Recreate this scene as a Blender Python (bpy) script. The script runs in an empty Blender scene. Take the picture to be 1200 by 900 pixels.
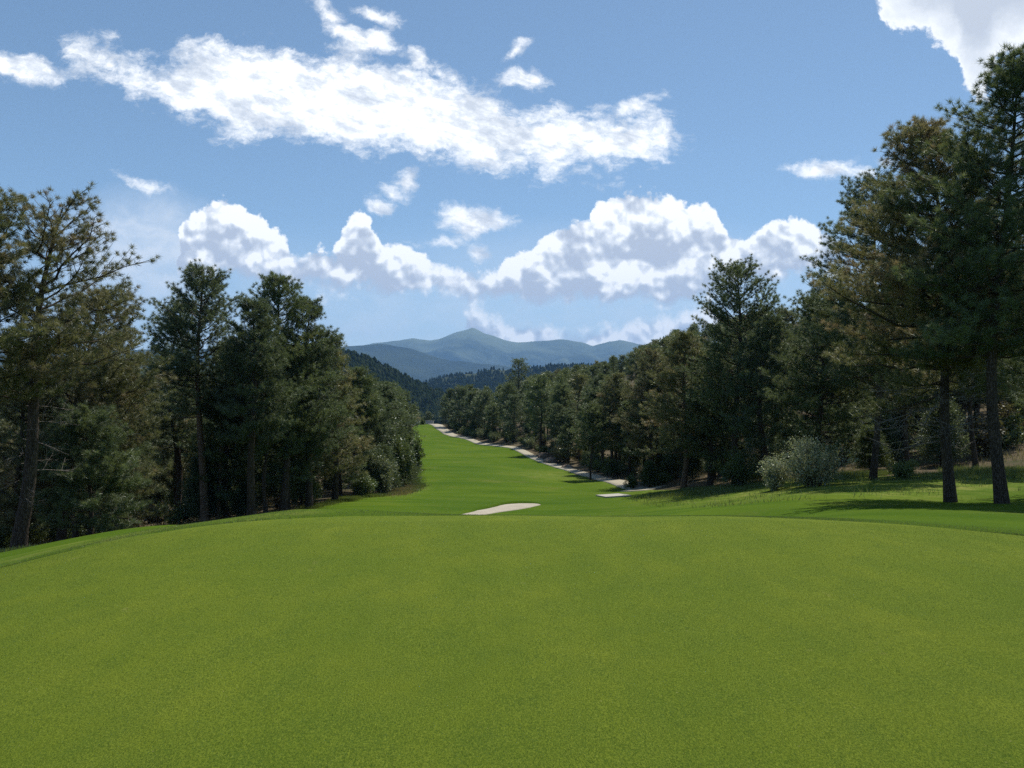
import bpy, math, random
import numpy as np
from mathutils import Vector

random.seed(7)
RNG = np.random.default_rng(7)
C = bpy.context.scene.collection
FOC, CX, HY, EYE = 924.0, 600.0, 478.0, 1.65   # focal length and horizon of the view, eye height


def P(px, py, D):
    """a point of the place seen at a given direction and distance"""
    return ((px - CX) / FOC * D, D, EYE - (py - HY) / FOC * D)


# ------------------------------------------------------------------ helpers
def tag(o, label=None, cat=None, group=None, kind=None):
    if label: o['label'] = label
    if cat: o['category'] = cat
    if group: o['group'] = group
    if kind: o['kind'] = kind
    return o


def mesh_obj(name, verts, faces, mat, parent=None, smooth=False, attrs=None):
    """verts (n,3); faces (m,k) array or list of lists -> ONE mesh object"""
    me = bpy.data.meshes.new(name)
    verts = np.asarray(verts, dtype=np.float32)
    if isinstance(faces, np.ndarray):
        k = faces.shape[1]; nf = faces.shape[0]
        me.vertices.add(len(verts)); me.vertices.foreach_set('co', verts.ravel())
        me.loops.add(nf * k); me.loops.foreach_set('vertex_index', faces.astype(np.int32).ravel())
        me.polygons.add(nf)
        me.polygons.foreach_set('loop_start', np.arange(0, nf * k, k, dtype=np.int32))
        me.polygons.foreach_set('loop_total', np.full(nf, k, dtype=np.int32))
        me.update(calc_edges=True)
    else:
        me.from_pydata(verts.tolist(), [], faces)
        me.update()
    if smooth:
        me.polygons.foreach_set('use_smooth', np.ones(len(me.polygons), dtype=bool))
    if attrs:
        for an, av in attrs.items():
            a = me.attributes.new(an, 'FLOAT', 'POINT')
            a.data.foreach_set('value', np.asarray(av, dtype=np.float32))
    me.materials.append(mat)
    o = bpy.data.objects.new(name, me); C.objects.link(o)
    if parent: o.parent = parent
    return o


def empty(name, loc, rz=0.0):
    o = bpy.data.objects.new(name, None); C.objects.link(o)
    o.location = loc; o.rotation_euler = (0, 0, rz); o.empty_display_size = 0.2
    return o


def copy_tree(o, parent=None):
    c = o.copy(); C.objects.link(c); c.parent = parent
    for ch in CHILDREN.get(o.name, []):
        copy_tree(ch, c)
    return c


CHILDREN = {}


def grid_faces(nr, nc, wrap=False):
    r = np.arange(nr - 1)[:, None]
    c = np.arange(nc if wrap else nc - 1)[None, :]
    c2 = (c + 1) % nc
    a = r * nc + c; b = r * nc + c2; d = (r + 1) * nc + c2; e = (r + 1) * nc + c
    return np.stack([a, b, d, e], -1).reshape(-1, 4)


def vnoise(x, y, seed=0):
    xi = np.floor(x).astype(np.int64); yi = np.floor(y).astype(np.int64)
    xf = x - xi; yf = y - yi

    def hsh(i, j):
        n = (i * 374761393 + j * 668265263 + seed * 1442695041) & 0xFFFFFFFF
        n = ((n ^ (n >> 13)) * 1274126177) & 0xFFFFFFFF
        return ((n ^ (n >> 16)) & 0xFFFF) / 65535.0
    u = xf * xf * (3 - 2 * xf); v = yf * yf * (3 - 2 * yf)
    a = hsh(xi, yi); b = hsh(xi + 1, yi); c = hsh(xi, yi + 1); d = hsh(xi + 1, yi + 1)
    return (a * (1 - u) + b * u) * (1 - v) + (c * (1 - u) + d * u) * v


def fbm(x, y, oct=5, seed=0, ridged=False):
    s = 0; a = 0.5; t = 0
    for k in range(oct):
        n = vnoise(x, y, seed + k)
        if ridged: n = 1 - np.abs(2 * n - 1)
        s = s + a * n; t += a
        x = x * 2.03 + 11.3; y = y * 2.03 + 5.7; a *= 0.5
    return s / t


def sstep(a, b, x):
    t = np.clip((x - a) / (b - a), 0, 1)
    return t * t * (3 - 2 * t)


# ------------------------------------------------------------------ height of the ground
CP = []
def cpx(px, py, D): CP.append(P(px, py, D))
def cxyz(*a): CP.append(a)


def green_edge(px):
    u = (px - CX) / FOC        # X = u*Y on the ellipse (0,-1) 17 x 13.1
    A = (u / 17) ** 2 + (1 / 13.1) ** 2; B = 2 / 13.1 ** 2; Cc = 1 / 13.1 ** 2 - 1
    return (-B + math.sqrt(B * B - 4 * A * Cc)) / (2 * A)


for px, py in ((0, 665), (100, 640), (200, 621), (330, 607), (450, 604.5), (600, 604), (830, 605), (1000, 611), (1200, 627)):
    cpx(px, py, green_edge(px))
for y in (-12, -6, 0, 4, 8): cxyz(0, y, 0 if y > -8 else -0.2)
for y in (-6, 0, 5): cxyz(-7, y, -0.30); cxyz(7, y, -0.05)
for y in (-6, 0): cxyz(-14, y, -1.2); cxyz(14, y, -0.3)
cxyz(-13, 8, -1.5); cxyz(13, 8, -0.5)
cxyz(0, 16, -0.75); cxyz(0, 22, -1.9); cxyz(0, 30, -3.05); cxyz(-1, 38, -3.9)
cxyz(0, 44.5, -4.42); cxyz(0, 52, -4.75); cxyz(0, 60, -5.3)
cxyz(-6, 16, -1.15); cxyz(-7, 22, -2.35); cxyz(6, 17, -0.75); cxyz(7, 24, -1.8)
cpx(718, 583, 60); cpx(700, 560, 90); cpx(580, 560, 85); cpx(585, 545, 112); cpx(560, 530, 142)
cpx(530, 515, 190); cpx(508, 503, 240); cpx(500, 497, 265); cxyz(-30, 300, -7)
cpx(375, 597, 48); cpx(410, 586, 58); cpx(460, 580, 66); cpx(485, 560, 85); cpx(490, 540, 120)
cpx(480, 515, 185); cpx(486, 500, 240); cpx(650, 545, 118); cpx(600, 523, 160); cpx(560, 519.5, 185); cpx(530, 511, 216); cpx(516, 499, 252)
cpx(240, 613, 46); cpx(18, 650, 27); cpx(330, 606, 46); cpx(10, 652, 17); cpx(130, 630, 17); cpx(235, 616, 20); cpx(180, 622, 15); cpx(130, 630, 14.5); cpx(80, 638, 14); cpx(200, 620.5, 22); cpx(300, 609.5, 16); cpx(160, 626, 24)
cxyz(-50, 60, -11); cxyz(-60, 120, -15); cxyz(-70, 200, -17); cxyz(-80, 300, -20); cxyz(-40, 150, -10); cxyz(-30, 20, -4.5); cxyz(-35, 100, -9)
cpx(1115, 587, 29); cpx(1175, 589, 26); cpx(1000, 600, 20); cpx(1000, 580, 32); cpx(1000, 562, 45); cpx(1200, 558, 40); cpx(1200, 605, 17)
cpx(850, 599, 27); cpx(850, 586, 42); cpx(850, 570, 56); cpx(760, 574, 68); cpx(750, 592, 48); cpx(940, 570, 43)
cxyz(20, 70, -3.9); cxyz(38, 75, 0.5); cxyz(60, 80, 5); cxyz(30, 110, -0.5); cxyz(45, 140, 7); cxyz(22, 130, -3.5); cxyz(10, 165, -3.8)
cxyz(27, 180, 3.5); cxyz(60, 200, 16); cxyz(100, 150, 20); cxyz(0, 220, -1.5); cxyz(14, 250, 4); cxyz(0, 320, 1); cxyz(14, 320, 5.5)
cxyz(35, 320, 11); cxyz(45, 300, 14); cxyz(56, 260, 19); cxyz(110, 260, 32); cxyz(60, 50, 1.0)
cxyz(0, 500, -22); cxyz(120, 500, 10); cxyz(-120, 500, -45)
cxyz(-60, -30, -6); cxyz(60, -30, 0); cxyz(0, -60, -1); cxyz(200, 0, 15); cxyz(-200, 0, -20); cxyz(0, -300, 0)
for k in range(10):
    a = k * math.tau / 10
    cxyz(1100 * math.sin(a), 1100 * math.cos(a), -55)
CP = np.array(CP)


def warp(X, Y):
    r = np.sqrt(X * X + Y * Y) + 1e-6
    g = np.log1p(r / 12.0) / r
    return X * g, Y * g


def tps_fit(pts):
    qx, qy = warp(pts[:, 0], pts[:, 1]); n = len(pts)
    d2 = (qx[:, None] - qx[None]) ** 2 + (qy[:, None] - qy[None]) ** 2
    K = 0.5 * d2 * np.log(d2 + 1e-12) + np.eye(n) * 2e-4
    Pm = np.stack([np.ones(n), qx, qy], 1)
    A = np.zeros((n + 3, n + 3)); A[:n, :n] = K; A[:n, n:] = Pm; A[n:, :n] = Pm.T
    s = np.linalg.solve(A, np.concatenate([pts[:, 2], np.zeros(3)]))
    return qx, qy, s


_QX, _QY, _S = tps_fit(CP)


def height(X, Y):
    X = np.atleast_1d(np.asarray(X, dtype=float)); Y = np.atleast_1d(np.asarray(Y, dtype=float))
    sh = X.shape; X = X.ravel(); Y = Y.ravel(); out = np.empty(len(X))
    for i in range(0, len(X), 20000):
        qx, qy = warp(X[i:i + 20000], Y[i:i + 20000])
        d2 = (qx[:, None] - _QX[None]) ** 2 + (qy[:, None] - _QY[None]) ** 2
        out[i:i + 20000] = (0.5 * d2 * np.log(d2 + 1e-12)) @ _S[:-3] + _S[-3] + _S[-2] * qx + _S[-1] * qy
    r = np.sqrt(X * X + Y * Y)
    w = sstep(600, 1100, r)
    out = out * (1 - w) + (-55) * w
    # small unevenness away from the green
    rough = sstep(14, 60, r) * (1 - sstep(500, 900, r))
    out += rough * (fbm(X / 9, Y / 9, 3, 5) - 0.5) * 0.35
    return out.reshape(sh)


def hz(x, y): return float(height(x, y)[0])


# left and right edge of the mown grass at each distance
LAWN_Y = [-30, 0, 14, 20, 30, 40, 46, 52, 60, 66, 72, 85, 120, 150, 185, 215, 245, 262, 272]
LAWN_L = [-22, -20, -17, -16, -15.5, -13.6, -12.8, -12.0, -11.9, -10.4, -8.6, -10.4, -14.6, -19.5, -24.5, -28.0, -30.4, -31.5, -29]
LR_Y = [-30, 0, 14, 25, 34, 40, 45, 50, 56, 62, 70, 80, 90, 105, 120, 160, 185, 200, 216, 240, 252, 262, 272]
LR_X = [45, 45, 45, 42, 38, 31, 24, 19, 15.5, 13, 11.5, 10.4, 9.0, 7.6, 5.4, -0.8, -8.4, -12.2, -16.2, -21.0, -23.6, -24.5, -25]


def lawn_l(Y):
    return np.interp(Y, LAWN_Y, LAWN_L) + (fbm(np.asarray(Y) / 3.0, np.zeros_like(np.asarray(Y, dtype=float)), 3, 3) - 0.5) * np.clip(np.asarray(Y) / 60, 0.1, 1.5)


def lawn_r(Y):
    return np.interp(Y, LR_Y, LR_X) + (fbm(np.asarray(Y) / 2.0, np.zeros_like(np.asarray(Y, dtype=float)) + 7, 3, 9) - 0.5) * 1.0


def in_lawn(X, Y, m=0.0):
    return (X > lawn_l(Y) + m) & (X < lawn_r(Y) - m) & (Y > -29) & (Y < 271 - m)


def green_r(X, Y):
    return np.sqrt((X / 17) ** 2 + ((Y + 1) / 13.1) ** 2)


# ------------------------------------------------------------------ materials
def new_mat(name):
    m = bpy.data.materials.new(name); m.use_nodes = True
    nt = m.node_tree; nt.nodes.clear()
    return m, nt


class N:
    """tiny expression layer over shader nodes"""
    def __init__(s, nt): s.nt = nt
    def node(s, t, **kw):
        n = s.nt.nodes.new(t)
        for k, v in kw.items(): setattr(n, k, v)
        return n
    def put(s, sock, v):
        if isinstance(v, bpy.types.NodeSocket): s.nt.links.new(v, sock)
        elif v is not None: sock.default_value = v
    def m(s, op, a, b=None, c=None, clamp=False):
        n = s.node('ShaderNodeMath', operation=op); n.use_clamp = clamp
        s.put(n.inputs[0], a)
        if b is not None: s.put(n.inputs[1], b)
        if c is not None: s.put(n.inputs[2], c)
        return n.outputs[0]
    def noise(s, vec, scale, detail=2, rough=0.5, dim='3D', **kw):
        n = s.node('ShaderNodeTexNoise', noise_dimensions=dim)
        s.put(n.inputs['Vector'], vec); n.inputs['Scale'].default_value = scale
        n.inputs['Detail'].default_value = detail; n.inputs['Roughness'].default_value = rough
        for k, v in kw.items(): n.inputs[k].default_value = v
        return n
    def ramp(s, fac, stops, interp='LINEAR'):
        n = s.node('ShaderNodeValToRGB'); n.color_ramp.interpolation = interp
        e = n.color_ramp.elements
        while len(e) < len(stops): e.new(0.5)
        for k, (p, col) in enumerate(stops):
            e[k].position = p; e[k].color = (*col, 1) if len(col) == 3 else col
        s.put(n.inputs[0], fac)
        return n.outputs[0]
    def mix(s, f, a, b, mode='MIX'):
        n = s.node('ShaderNodeMix', data_type='RGBA', blend_type=mode)
        s.put(n.inputs[0], f)
        for i, v in ((6, a), (7, b)):
            if isinstance(v, tuple) and len(v) == 3: v = (*v, 1)
            s.put(n.inputs[i], v)
        return n.outputs[2]
    def maprange(s, v, a, b, c=0.0, d=1.0, smooth=False):
        n = s.node('ShaderNodeMapRange', interpolation_type='SMOOTHSTEP' if smooth else 'LINEAR')
        for i, x in enumerate((v, a, b, c, d)): s.put(n.inputs[i], x)
        return n.outputs[0]
    def scale(s, vec, v3):
        n = s.node('ShaderNodeVectorMath', operation='MULTIPLY')
        s.put(n.inputs[0], vec); n.inputs[1].default_value = v3
        return n.outputs[0]


def surface(nt, shader):
    out = nt.nodes.new('ShaderNodeOutputMaterial'); nt.links.new(shader, out.inputs['Surface'])


def pbsdf(n, col, rough=0.8, spec=0.3, normal=None, **kw):
    b = n.node('ShaderNodeBsdfPrincipled')
    n.put(b.inputs['Base Color'], (*col, 1) if isinstance(col, tuple) else col)
    n.put(b.inputs['Roughness'], rough); n.put(b.inputs['Specular IOR Level'], spec)
    if normal: n.put(b.inputs['Normal'], normal)
    for k, v in kw.items(): n.put(b.inputs[k], v)
    return b.outputs[0]


def bump(n, h, strength, dist):
    b = n.node('ShaderNodeBump'); n.put(b.inputs['Height'], h)
    b.inputs['Strength'].default_value = strength; b.inputs['Distance'].default_value = dist
    return b.outputs[0]


def mat_green():
    m, nt = new_mat('mown_green_grass'); n = N(nt)
    co = n.node('ShaderNodeTexCoord').outputs['Object']
    big = n.noise(co, 0.55, 3, 0.55).outputs[0]
    mid = n.noise(n.scale(co, (1, 0.55, 1)), 3.2, 4, 0.62).outputs[0]
    fine = n.noise(n.scale(co, (1, 0.45, 1)), 120, 3, 0.75).outputs[0]
    blade = n.noise(n.scale(co, (1, 0.6, 1)), 420, 2, 0.7).outputs[0]
    c = n.ramp(big, [(0.34, (0.088, 0.138, 0.008)), (0.5, (0.113, 0.158, 0.009)), (0.66, (0.142, 0.180, 0.012))])
    c = n.mix(n.maprange(mid, 0.42, 0.66, 0, 0.6), c, (0.070, 0.118, 0.010))
    c = n.mix(n.maprange(fine, 0.48, 0.70), c, (0.19, 0.235, 0.025))
    c = n.mix(n.maprange(fine, 0.52, 0.30), c, (0.040, 0.078, 0.009))
    c = n.mix(n.m('MULTIPLY', n.maprange(blade, 0.52, 0.70), 0.5), c, (0.29, 0.33, 0.08))
    c = n.mix(n.m('MULTIPLY', n.maprange(blade, 0.48, 0.32), 0.6), c, (0.028, 0.055, 0.007))
    wear = n.noise(n.scale(co, (1, 0.5, 1)), 2.1, 5, 0.7).outputs[0]
    c = n.mix(n.maprange(wear, 0.66, 0.80, 0, 0.5), c, (0.30, 0.27, 0.10))
    # faint mower tracks along the green
    sx = n.node('ShaderNodeSeparateXYZ'); n.put(sx.inputs[0], co)
    st = n.m('SINE', n.m('ADD', n.m('MULTIPLY', sx.outputs[0], 5.6), n.m('MULTIPLY', sx.outputs[1], 0.5)))
    c = n.mix(n.maprange(st, -0.4, 0.4, 0.0, 0.10), c, (0.07, 0.12, 0.01))
    vt = n.node('ShaderNodeTexVoronoi'); n.put(vt.inputs['Vector'], co); vt.inputs['Scale'].default_value = 7
    c = n.mix(n.maprange(vt.outputs['Distance'], 0.045, 0.02, 0, 0.55), c, (0.34, 0.31, 0.14))
    h = n.m('ADD', fine, n.m('MULTIPLY', blade, 0.6))
    surface(nt, pbsdf(n, c, 0.9, 0.04, bump(n, h, 1.0, 0.009)))
    return m


def mat_lawn():
    m, nt = new_mat('mown_fairway_grass'); n = N(nt)
    co = n.node('ShaderNodeTexCoord').outputs['Object']
    big = n.noise(co, 0.10, 4, 0.6).outputs[0]
    st = n.noise(n.scale(co, (0.25, 1, 1)), 0.45, 3, 0.6).outputs[0]
    fine = n.noise(co, 9, 5, 0.8).outputs[0]
    c = n.ramp(big, [(0.36, (0.056, 0.106, 0.006)), (0.52, (0.074, 0.126, 0.007)), (0.68, (0.102, 0.148, 0.010))])
    c = n.mix(n.maprange(st, 0.42, 0.66, 0, 0.6), c, (0.032, 0.080, 0.005))
    c = n.mix(n.maprange(fine, 0.52, 0.75, 0, 0.6), c, (0.10, 0.155, 0.014))
    c = n.mix(n.maprange(fine, 0.48, 0.28, 0, 0.8), c, (0.025, 0.060, 0.006))
    sx = n.node('ShaderNodeSeparateXYZ'); n.put(sx.inputs[0], co)
    bn = n.m('SINE', n.m('ADD', n.m('MULTIPLY', sx.outputs[1], 0.9), n.m('MULTIPLY', sx.outputs[0], 0.25)))
    c = n.mix(n.maprange(bn, -0.5, 0.5, 0.0, 0.28), c, (0.085, 0.135, 0.012))
    tn_ = n.noise(n.scale(co, (1, 0.6, 1)), 0.28, 6, 0.7).outputs[0]
    c = n.mix(n.maprange(tn_, 0.55, 0.72, 0, 0.55), c, (0.13, 0.14, 0.03))
    a = n.node('ShaderNodeAttribute', attribute_name='rough').outputs['Fac']
    rn = n.noise(co, 0.9, 6, 0.72).outputs[0]
    rc = n.ramp(rn, [(0.36, (0.065, 0.112, 0.015)), (0.5, (0.13, 0.175, 0.028)), (0.62, (0.21, 0.215, 0.055)), (0.74, (0.29, 0.24, 0.11))])
    c = n.mix(n.m('MULTIPLY', a, n.maprange(rn, 0.30, 0.5)), c, rc)
    surface(nt, pbsdf(n, c, 0.9, 0.03, bump(n, fine, 0.8, 0.05)))
    return m


def mat_floor():
    m, nt = new_mat('pine_litter_soil'); n = N(nt)
    co = n.node('ShaderNodeTexCoord').outputs['Object']
    a = n.noise(co, 0.25, 5, 0.7).outputs[0]
    b = n.noise(co, 5, 5, 0.75).outputs[0]
    c = n.ramp(a, [(0.34, (0.045, 0.052, 0.020)), (0.48, (0.085, 0.066, 0.040)), (0.60, (0.115, 0.092, 0.052)), (0.74, (0.075, 0.082, 0.032))])
    c = n.mix(n.maprange(b, 0.5, 0.75, 0, 0.6), c, (0.30, 0.23, 0.15))
    c = n.mix(n.maprange(b, 0.48, 0.28, 0, 0.7), c, (0.05, 0.038, 0.024))
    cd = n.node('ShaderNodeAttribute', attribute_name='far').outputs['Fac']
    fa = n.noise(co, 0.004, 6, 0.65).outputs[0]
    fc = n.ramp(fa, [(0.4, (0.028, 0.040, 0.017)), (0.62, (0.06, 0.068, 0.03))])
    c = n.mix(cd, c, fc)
    surface(nt, pbsdf(n, c, 0.95, 0.1, bump(n, b, 0.8, 0.08)))
    return m


def mat_stone(name, c0, c1, scale=3.0, rough=0.85):
    m, nt = new_mat(name); n = N(nt)
    co = n.node('ShaderNodeTexCoord').outputs['Object']
    a = n.noise(co, scale, 6, 0.7).outputs[0]
    b = n.noise(co, scale * 14, 4, 0.7).outputs[0]
    c = n.mix(n.maprange(a, 0.35, 0.65), c0, c1)
    c = n.mix(n.maprange(b, 0.55, 0.8, 0, 0.5), c, tuple(x * 0.55 for x in c0))
    surface(nt, pbsdf(n, c, rough, 0.25, bump(n, b, 0.4, 0.02)))
    return m


def mat_bark(name, c0, c1):
    m, nt = new_mat(name); n = N(nt)
    co = n.node('ShaderNodeTexCoord').outputs['Object']
    v = n.node('ShaderNodeTexVoronoi', feature='DISTANCE_TO_EDGE')
    n.put(v.inputs['Vector'], n.scale(co, (1, 1, 0.28))); v.inputs['Scale'].default_value = 16
    a = n.noise(n.scale(co, (1, 1, 0.3)), 6, 5, 0.7).outputs[0]
    c = n.mix(n.maprange(a, 0.35, 0.65), c0, c1)
    c = n.mix(n.maprange(v.outputs['Distance'], 0.0, 0.12, 0.45, 0), c, tuple(x * 0.3 for x in c0))
    h = n.m('ADD', n.maprange(v.outputs['Distance'], 0, 0.15), a)
    surface(nt, pbsdf(n, c, 0.92, 0.15, bump(n, h, 0.9, 0.04)))
    return m


def mat_leaf(name, stops, trans=0.45, var=0.10, gloss=0.06):
    m, nt = new_mat(name); n = N(nt)
    t = n.node('ShaderNodeAttribute', attribute_name='tint').outputs['Fac']
    r = n.node('ShaderNodeObjectInfo').outputs['Random']
    f = n.m('ADD', t, n.m('MULTIPLY', n.m('SUBTRACT', r, 0.5), var * 2), clamp=True)
    c = n.ramp(f, stops)
    d = n.node('ShaderNodeBsdfDiffuse'); n.put(d.inputs[0], c)
    tr = n.node('ShaderNodeBsdfTranslucent')
    n.put(tr.inputs[0], n.mix(0.5, c, (0.20, 0.22, 0.05), 'MIX'))
    g = n.node('ShaderNodeBsdfGlossy'); g.inputs['Roughness'].default_value = 0.45; g.inputs[0].default_value = (0.8, 0.85, 0.8, 1)
    mx = n.node('ShaderNodeMixShader'); mx.inputs[0].default_value = trans
    nt.links.new(d.outputs[0], mx.inputs[1]); nt.links.new(tr.outputs[0], mx.inputs[2])
    m2 = n.node('ShaderNodeMixShader'); m2.inputs[0].default_value = gloss
    nt.links.new(mx.outputs[0], m2.inputs[1]); nt.links.new(g.outputs[0], m2.inputs[2])
    surface(nt, m2.outputs[0])
    return m


M_GREEN, M_LAWN, M_FLOOR = mat_green(), mat_lawn(), mat_floor()
M_PATH = mat_stone('weathered_concrete', (0.33, 0.295, 0.215), (0.41, 0.37, 0.28), 0.8)
M_SAND = mat_stone('pale_sand', (0.34, 0.30, 0.235), (0.42, 0.375, 0.30), 0.7)
M_SLAB = mat_stone('pale_concrete', (0.36, 0.34, 0.29), (0.44, 0.41, 0.36), 1.2)
M_ROCK = mat_stone('tan_rock', (0.15, 0.11, 0.08), (0.24, 0.18, 0.135), 1.5)
M_BARK = mat_bark('dark_pine_bark', (0.062, 0.048, 0.038), (0.120, 0.090, 0.068))
M_BARK_RED = mat_bark('reddish_pine_bark', (0.130, 0.085, 0.060), (0.220, 0.155, 0.110))
M_DEAD = mat_bark('bleached_dead_wood', (0.22, 0.19, 0.165), (0.34, 0.30, 0.26))
M_NEEDLE = mat_leaf('pine_needles', [(0.0, (0.043, 0.074, 0.034)), (0.45, (0.084, 0.131, 0.057)), (0.8, (0.156, 0.199, 0.079)), (1.0, (0.267, 0.258, 0.119))])
M_NEEDLE_BLUE = mat_leaf('dark_blue_green_needles', [(0.0, (0.037, 0.065, 0.037)), (0.5, (0.067, 0.110, 0.059)), (0.85, (0.127, 0.172, 0.085)), (1.0, (0.192, 0.212, 0.113))])
M_NEEDLE_OLIVE = mat_leaf('olive_brown_needles', [(0.0, (0.072, 0.088, 0.036)), (0.4, (0.160, 0.169, 0.072)), (0.72, (0.288, 0.238, 0.119)), (1.0, (0.436, 0.268, 0.159))])
M_NEEDLE_RUST = mat_leaf('rusty_needles', [(0.0, (0.066, 0.075, 0.036)), (0.45, (0.136, 0.131, 0.066)), (0.75, (0.211, 0.163, 0.093)), (1.0, (0.325, 0.204, 0.130))])
M_FAR = mat_leaf('far_conifer_foliage', [(0.0, (0.014, 0.026, 0.012)), (0.6, (0.028, 0.042, 0.018)), (1.0, (0.05, 0.06, 0.026))], 0.1, gloss=0.0)
M_SAGE = mat_leaf('silver_green_leaves', [(0.0, (0.08, 0.105, 0.05)), (0.5, (0.22, 0.25, 0.14)), (1.0, (0.46, 0.48, 0.34))], 0.45)
M_OAK = mat_leaf('scrub_oak_leaves', [(0.0, (0.026, 0.052, 0.014)), (0.5, (0.058, 0.104, 0.026)), (1.0, (0.145, 0.189, 0.051))], 0.35)
M_RUSTLEAF = mat_leaf('dry_oak_leaves', [(0.0, (0.05, 0.040, 0.020)), (0.5, (0.12, 0.080, 0.045)), (1.0, (0.24, 0.15, 0.09))], 0.3)
M_JUNIPER = mat_leaf('juniper_foliage', [(0.0, (0.052, 0.084, 0.035)), (0.5, (0.097, 0.141, 0.062)), (1.0, (0.193, 0.233, 0.108))], 0.25)
M_BLADE = mat_leaf('tall_grass_blades', [(0.0, (0.05, 0.10, 0.015)), (0.5, (0.10, 0.16, 0.025)), (0.85, (0.19, 0.21, 0.06)), (1.0, (0.36, 0.29, 0.14))], 0.4)
M_TURF = mat_leaf('clipped_turf_blades', [(0.0, (0.042, 0.085, 0.006)), (0.5, (0.10, 0.155, 0.010)), (0.85, (0.20, 0.24, 0.04)), (1.0, (0.42, 0.38, 0.16))], 0.3, gloss=0.02)
M_DRY = mat_leaf('dry_grass_blades', [(0.0, (0.14, 0.12, 0.04)), (0.5, (0.28, 0.20, 0.09)), (1.0, (0.42, 0.30, 0.15))], 0.35)

# ------------------------------------------------------------------ ground, lawn, green
ang = np.concatenate([np.linspace(-42, 42, 560), np.linspace(42, 318, 90)[1:-1]])
ang = np.radians(ang)
rad = np.concatenate([[0.5], np.geomspace(3, 17800, 430)])
R_, A_ = np.meshgrid(rad, ang, indexing='ij')
GX, GY = R_ * np.sin(A_), R_ * np.cos(A_)
GZ = height(GX, GY)
inside = sstep(0.15, 0.8, np.minimum(GX - lawn_l(GY), lawn_r(GY) - GX)) * (GY > -28) * (GY < 270)
gz = GZ - 0.03 - 0.22 * inside
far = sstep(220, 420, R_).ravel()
gv = np.stack([GX, GY, gz], -1).reshape(-1, 3)
gf = grid_faces(len(rad), len(ang), wrap=True)[:, ::-1]
gv = np.vstack([gv, [[0, 0, hz(0, 0) - 0.25]]])
cap = np.stack([np.full(len(ang), len(gv) - 1), (np.arange(len(ang)) + 1) % len(ang), np.arange(len(ang)), np.arange(len(ang))], -1)
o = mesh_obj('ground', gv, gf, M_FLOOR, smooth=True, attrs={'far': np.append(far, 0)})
tag(o, 'brown pine litter and soil under the woods', None, None, 'structure')

ly = np.concatenate([np.linspace(-29, 12, 60), np.geomspace(12.4, 271, 420)])
s = np.linspace(0, 1, 130)
LY = np.repeat(ly[:, None], 130, 1)
LX = lawn_l(ly)[:, None] * (1 - s) + lawn_r(ly)[:, None] * s
lz = height(LX, LY)
gr = green_r(LX, LY)
lz2 = lz - 0.004 - 0.15 * sstep(0.992, 0.95, gr)
lz2[:, 0] -= 0.12; lz2[:, -1] -= 0.12
bank = sstep(6, 16, LX) * sstep(28, 42, LY + (fbm(LX / 4, LY / 4, 3, 2) - .5) * 10) * (LY < 90)
dryp = np.exp(-(((LX + 9.6) / 1.4) ** 2 + ((LY - 71) / 6) ** 2)) * 1.3
pp = np.exp(-(((LX - 5.0) / 4.5) ** 2 + ((LY - 96) / 9) ** 2)) * 0.7
o = mesh_obj('fairway', np.stack([LX, LY, lz2], -1).reshape(-1, 3), grid_faces(len(ly), 130)[:, ::-1].copy()[:, ::-1], M_LAWN, smooth=True,
             attrs={'rough': np.clip(bank + dryp + pp + 0.35 * (gr < 1.5) * (LX < -3), 0, 1).ravel()})
tag(o, 'darker green mown fairway running away between the woods', None, None, 'structure')

rr = np.concatenate([[0.0005], np.linspace(0.02, 0.97, 90), np.linspace(0.975, 1.0, 8)])
th = np.linspace(0, math.tau, 400, endpoint=False)
RR, TH = np.meshgrid(rr, th, indexing='ij')
wob = 1 + 0.012 * np.sin(TH * 5 + 1) * RR + 0.0035 * np.sin(TH * 41) * RR
PX, PY = 17 * RR * np.sin(TH) * wob, -1 + 13.1 * RR * np.cos(TH) * wob
PZ = height(PX, PY) + 0.004 - 0.02 * sstep(0.985, 1.0, RR)
o = mesh_obj('putting_green', np.stack([PX, PY, PZ], -1).reshape(-1, 3), grid_faces(len(rr), 400, True)[:, ::-1], M_GREEN, smooth=True)
tag(o, 'pale closely mown putting green in front', None, None, 'structure')


def ribbon(name, pts, widths, mat, lift=0.05, thick=0.12, n=160, parent=None, uneven=0.0):
    pts = np.array(pts, float); t = np.concatenate([[0], np.cumsum(np.hypot(*np.diff(pts, axis=0).T))])
    tt = np.linspace(0, t[-1], n)
    # smoothed centre line
    x = np.interp(tt, t, pts[:, 0]); y = np.interp(tt, t, pts[:, 1])
    k = max(3, n // (len(pts) * 2)) | 1
    ker = np.hanning(k + 2)[1:-1]; ker /= ker.sum()
    pad = k // 2
    def sm(a):
        e0 = a[0] + (a[0] - a[1:pad + 1][::-1]) ; e1 = a[-1] + (a[-1] - a[-pad - 1:-1][::-1])
        return np.convolve(np.concatenate([e0, a, e1]), ker, 'valid')
    x, y = sm(x), sm(y)
    w = np.interp(tt, t, widths) * 0.5
    dx, dy = np.gradient(x), np.gradient(y); l = np.hypot(dx, dy); nx, ny = -dy / l, dx / l
    wl = w * (1 + uneven * (fbm(tt / 2, tt * 0, 3, 4) - .5)); wr = w * (1 + uneven * (fbm(tt / 2, tt * 0 + 5, 3, 6) - .5))
    cols = []
    for sg, wd, dz in ((1, wl, -thick), (1, wl, lift), (1, wl * .33, lift + .01), (-1, wr * .33, lift + .01), (-1, wr, lift), (-1, wr, -thick)):
        X = x + sg * nx * wd; Y = y + sg * ny * wd
        cols.append(np.stack([X, Y, height(X, Y) + dz], -1))
    V = np.stack(cols, 1)
    return mesh_obj(name, V.reshape(-1, 3), grid_faces(n, 6), mat, parent)


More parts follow.
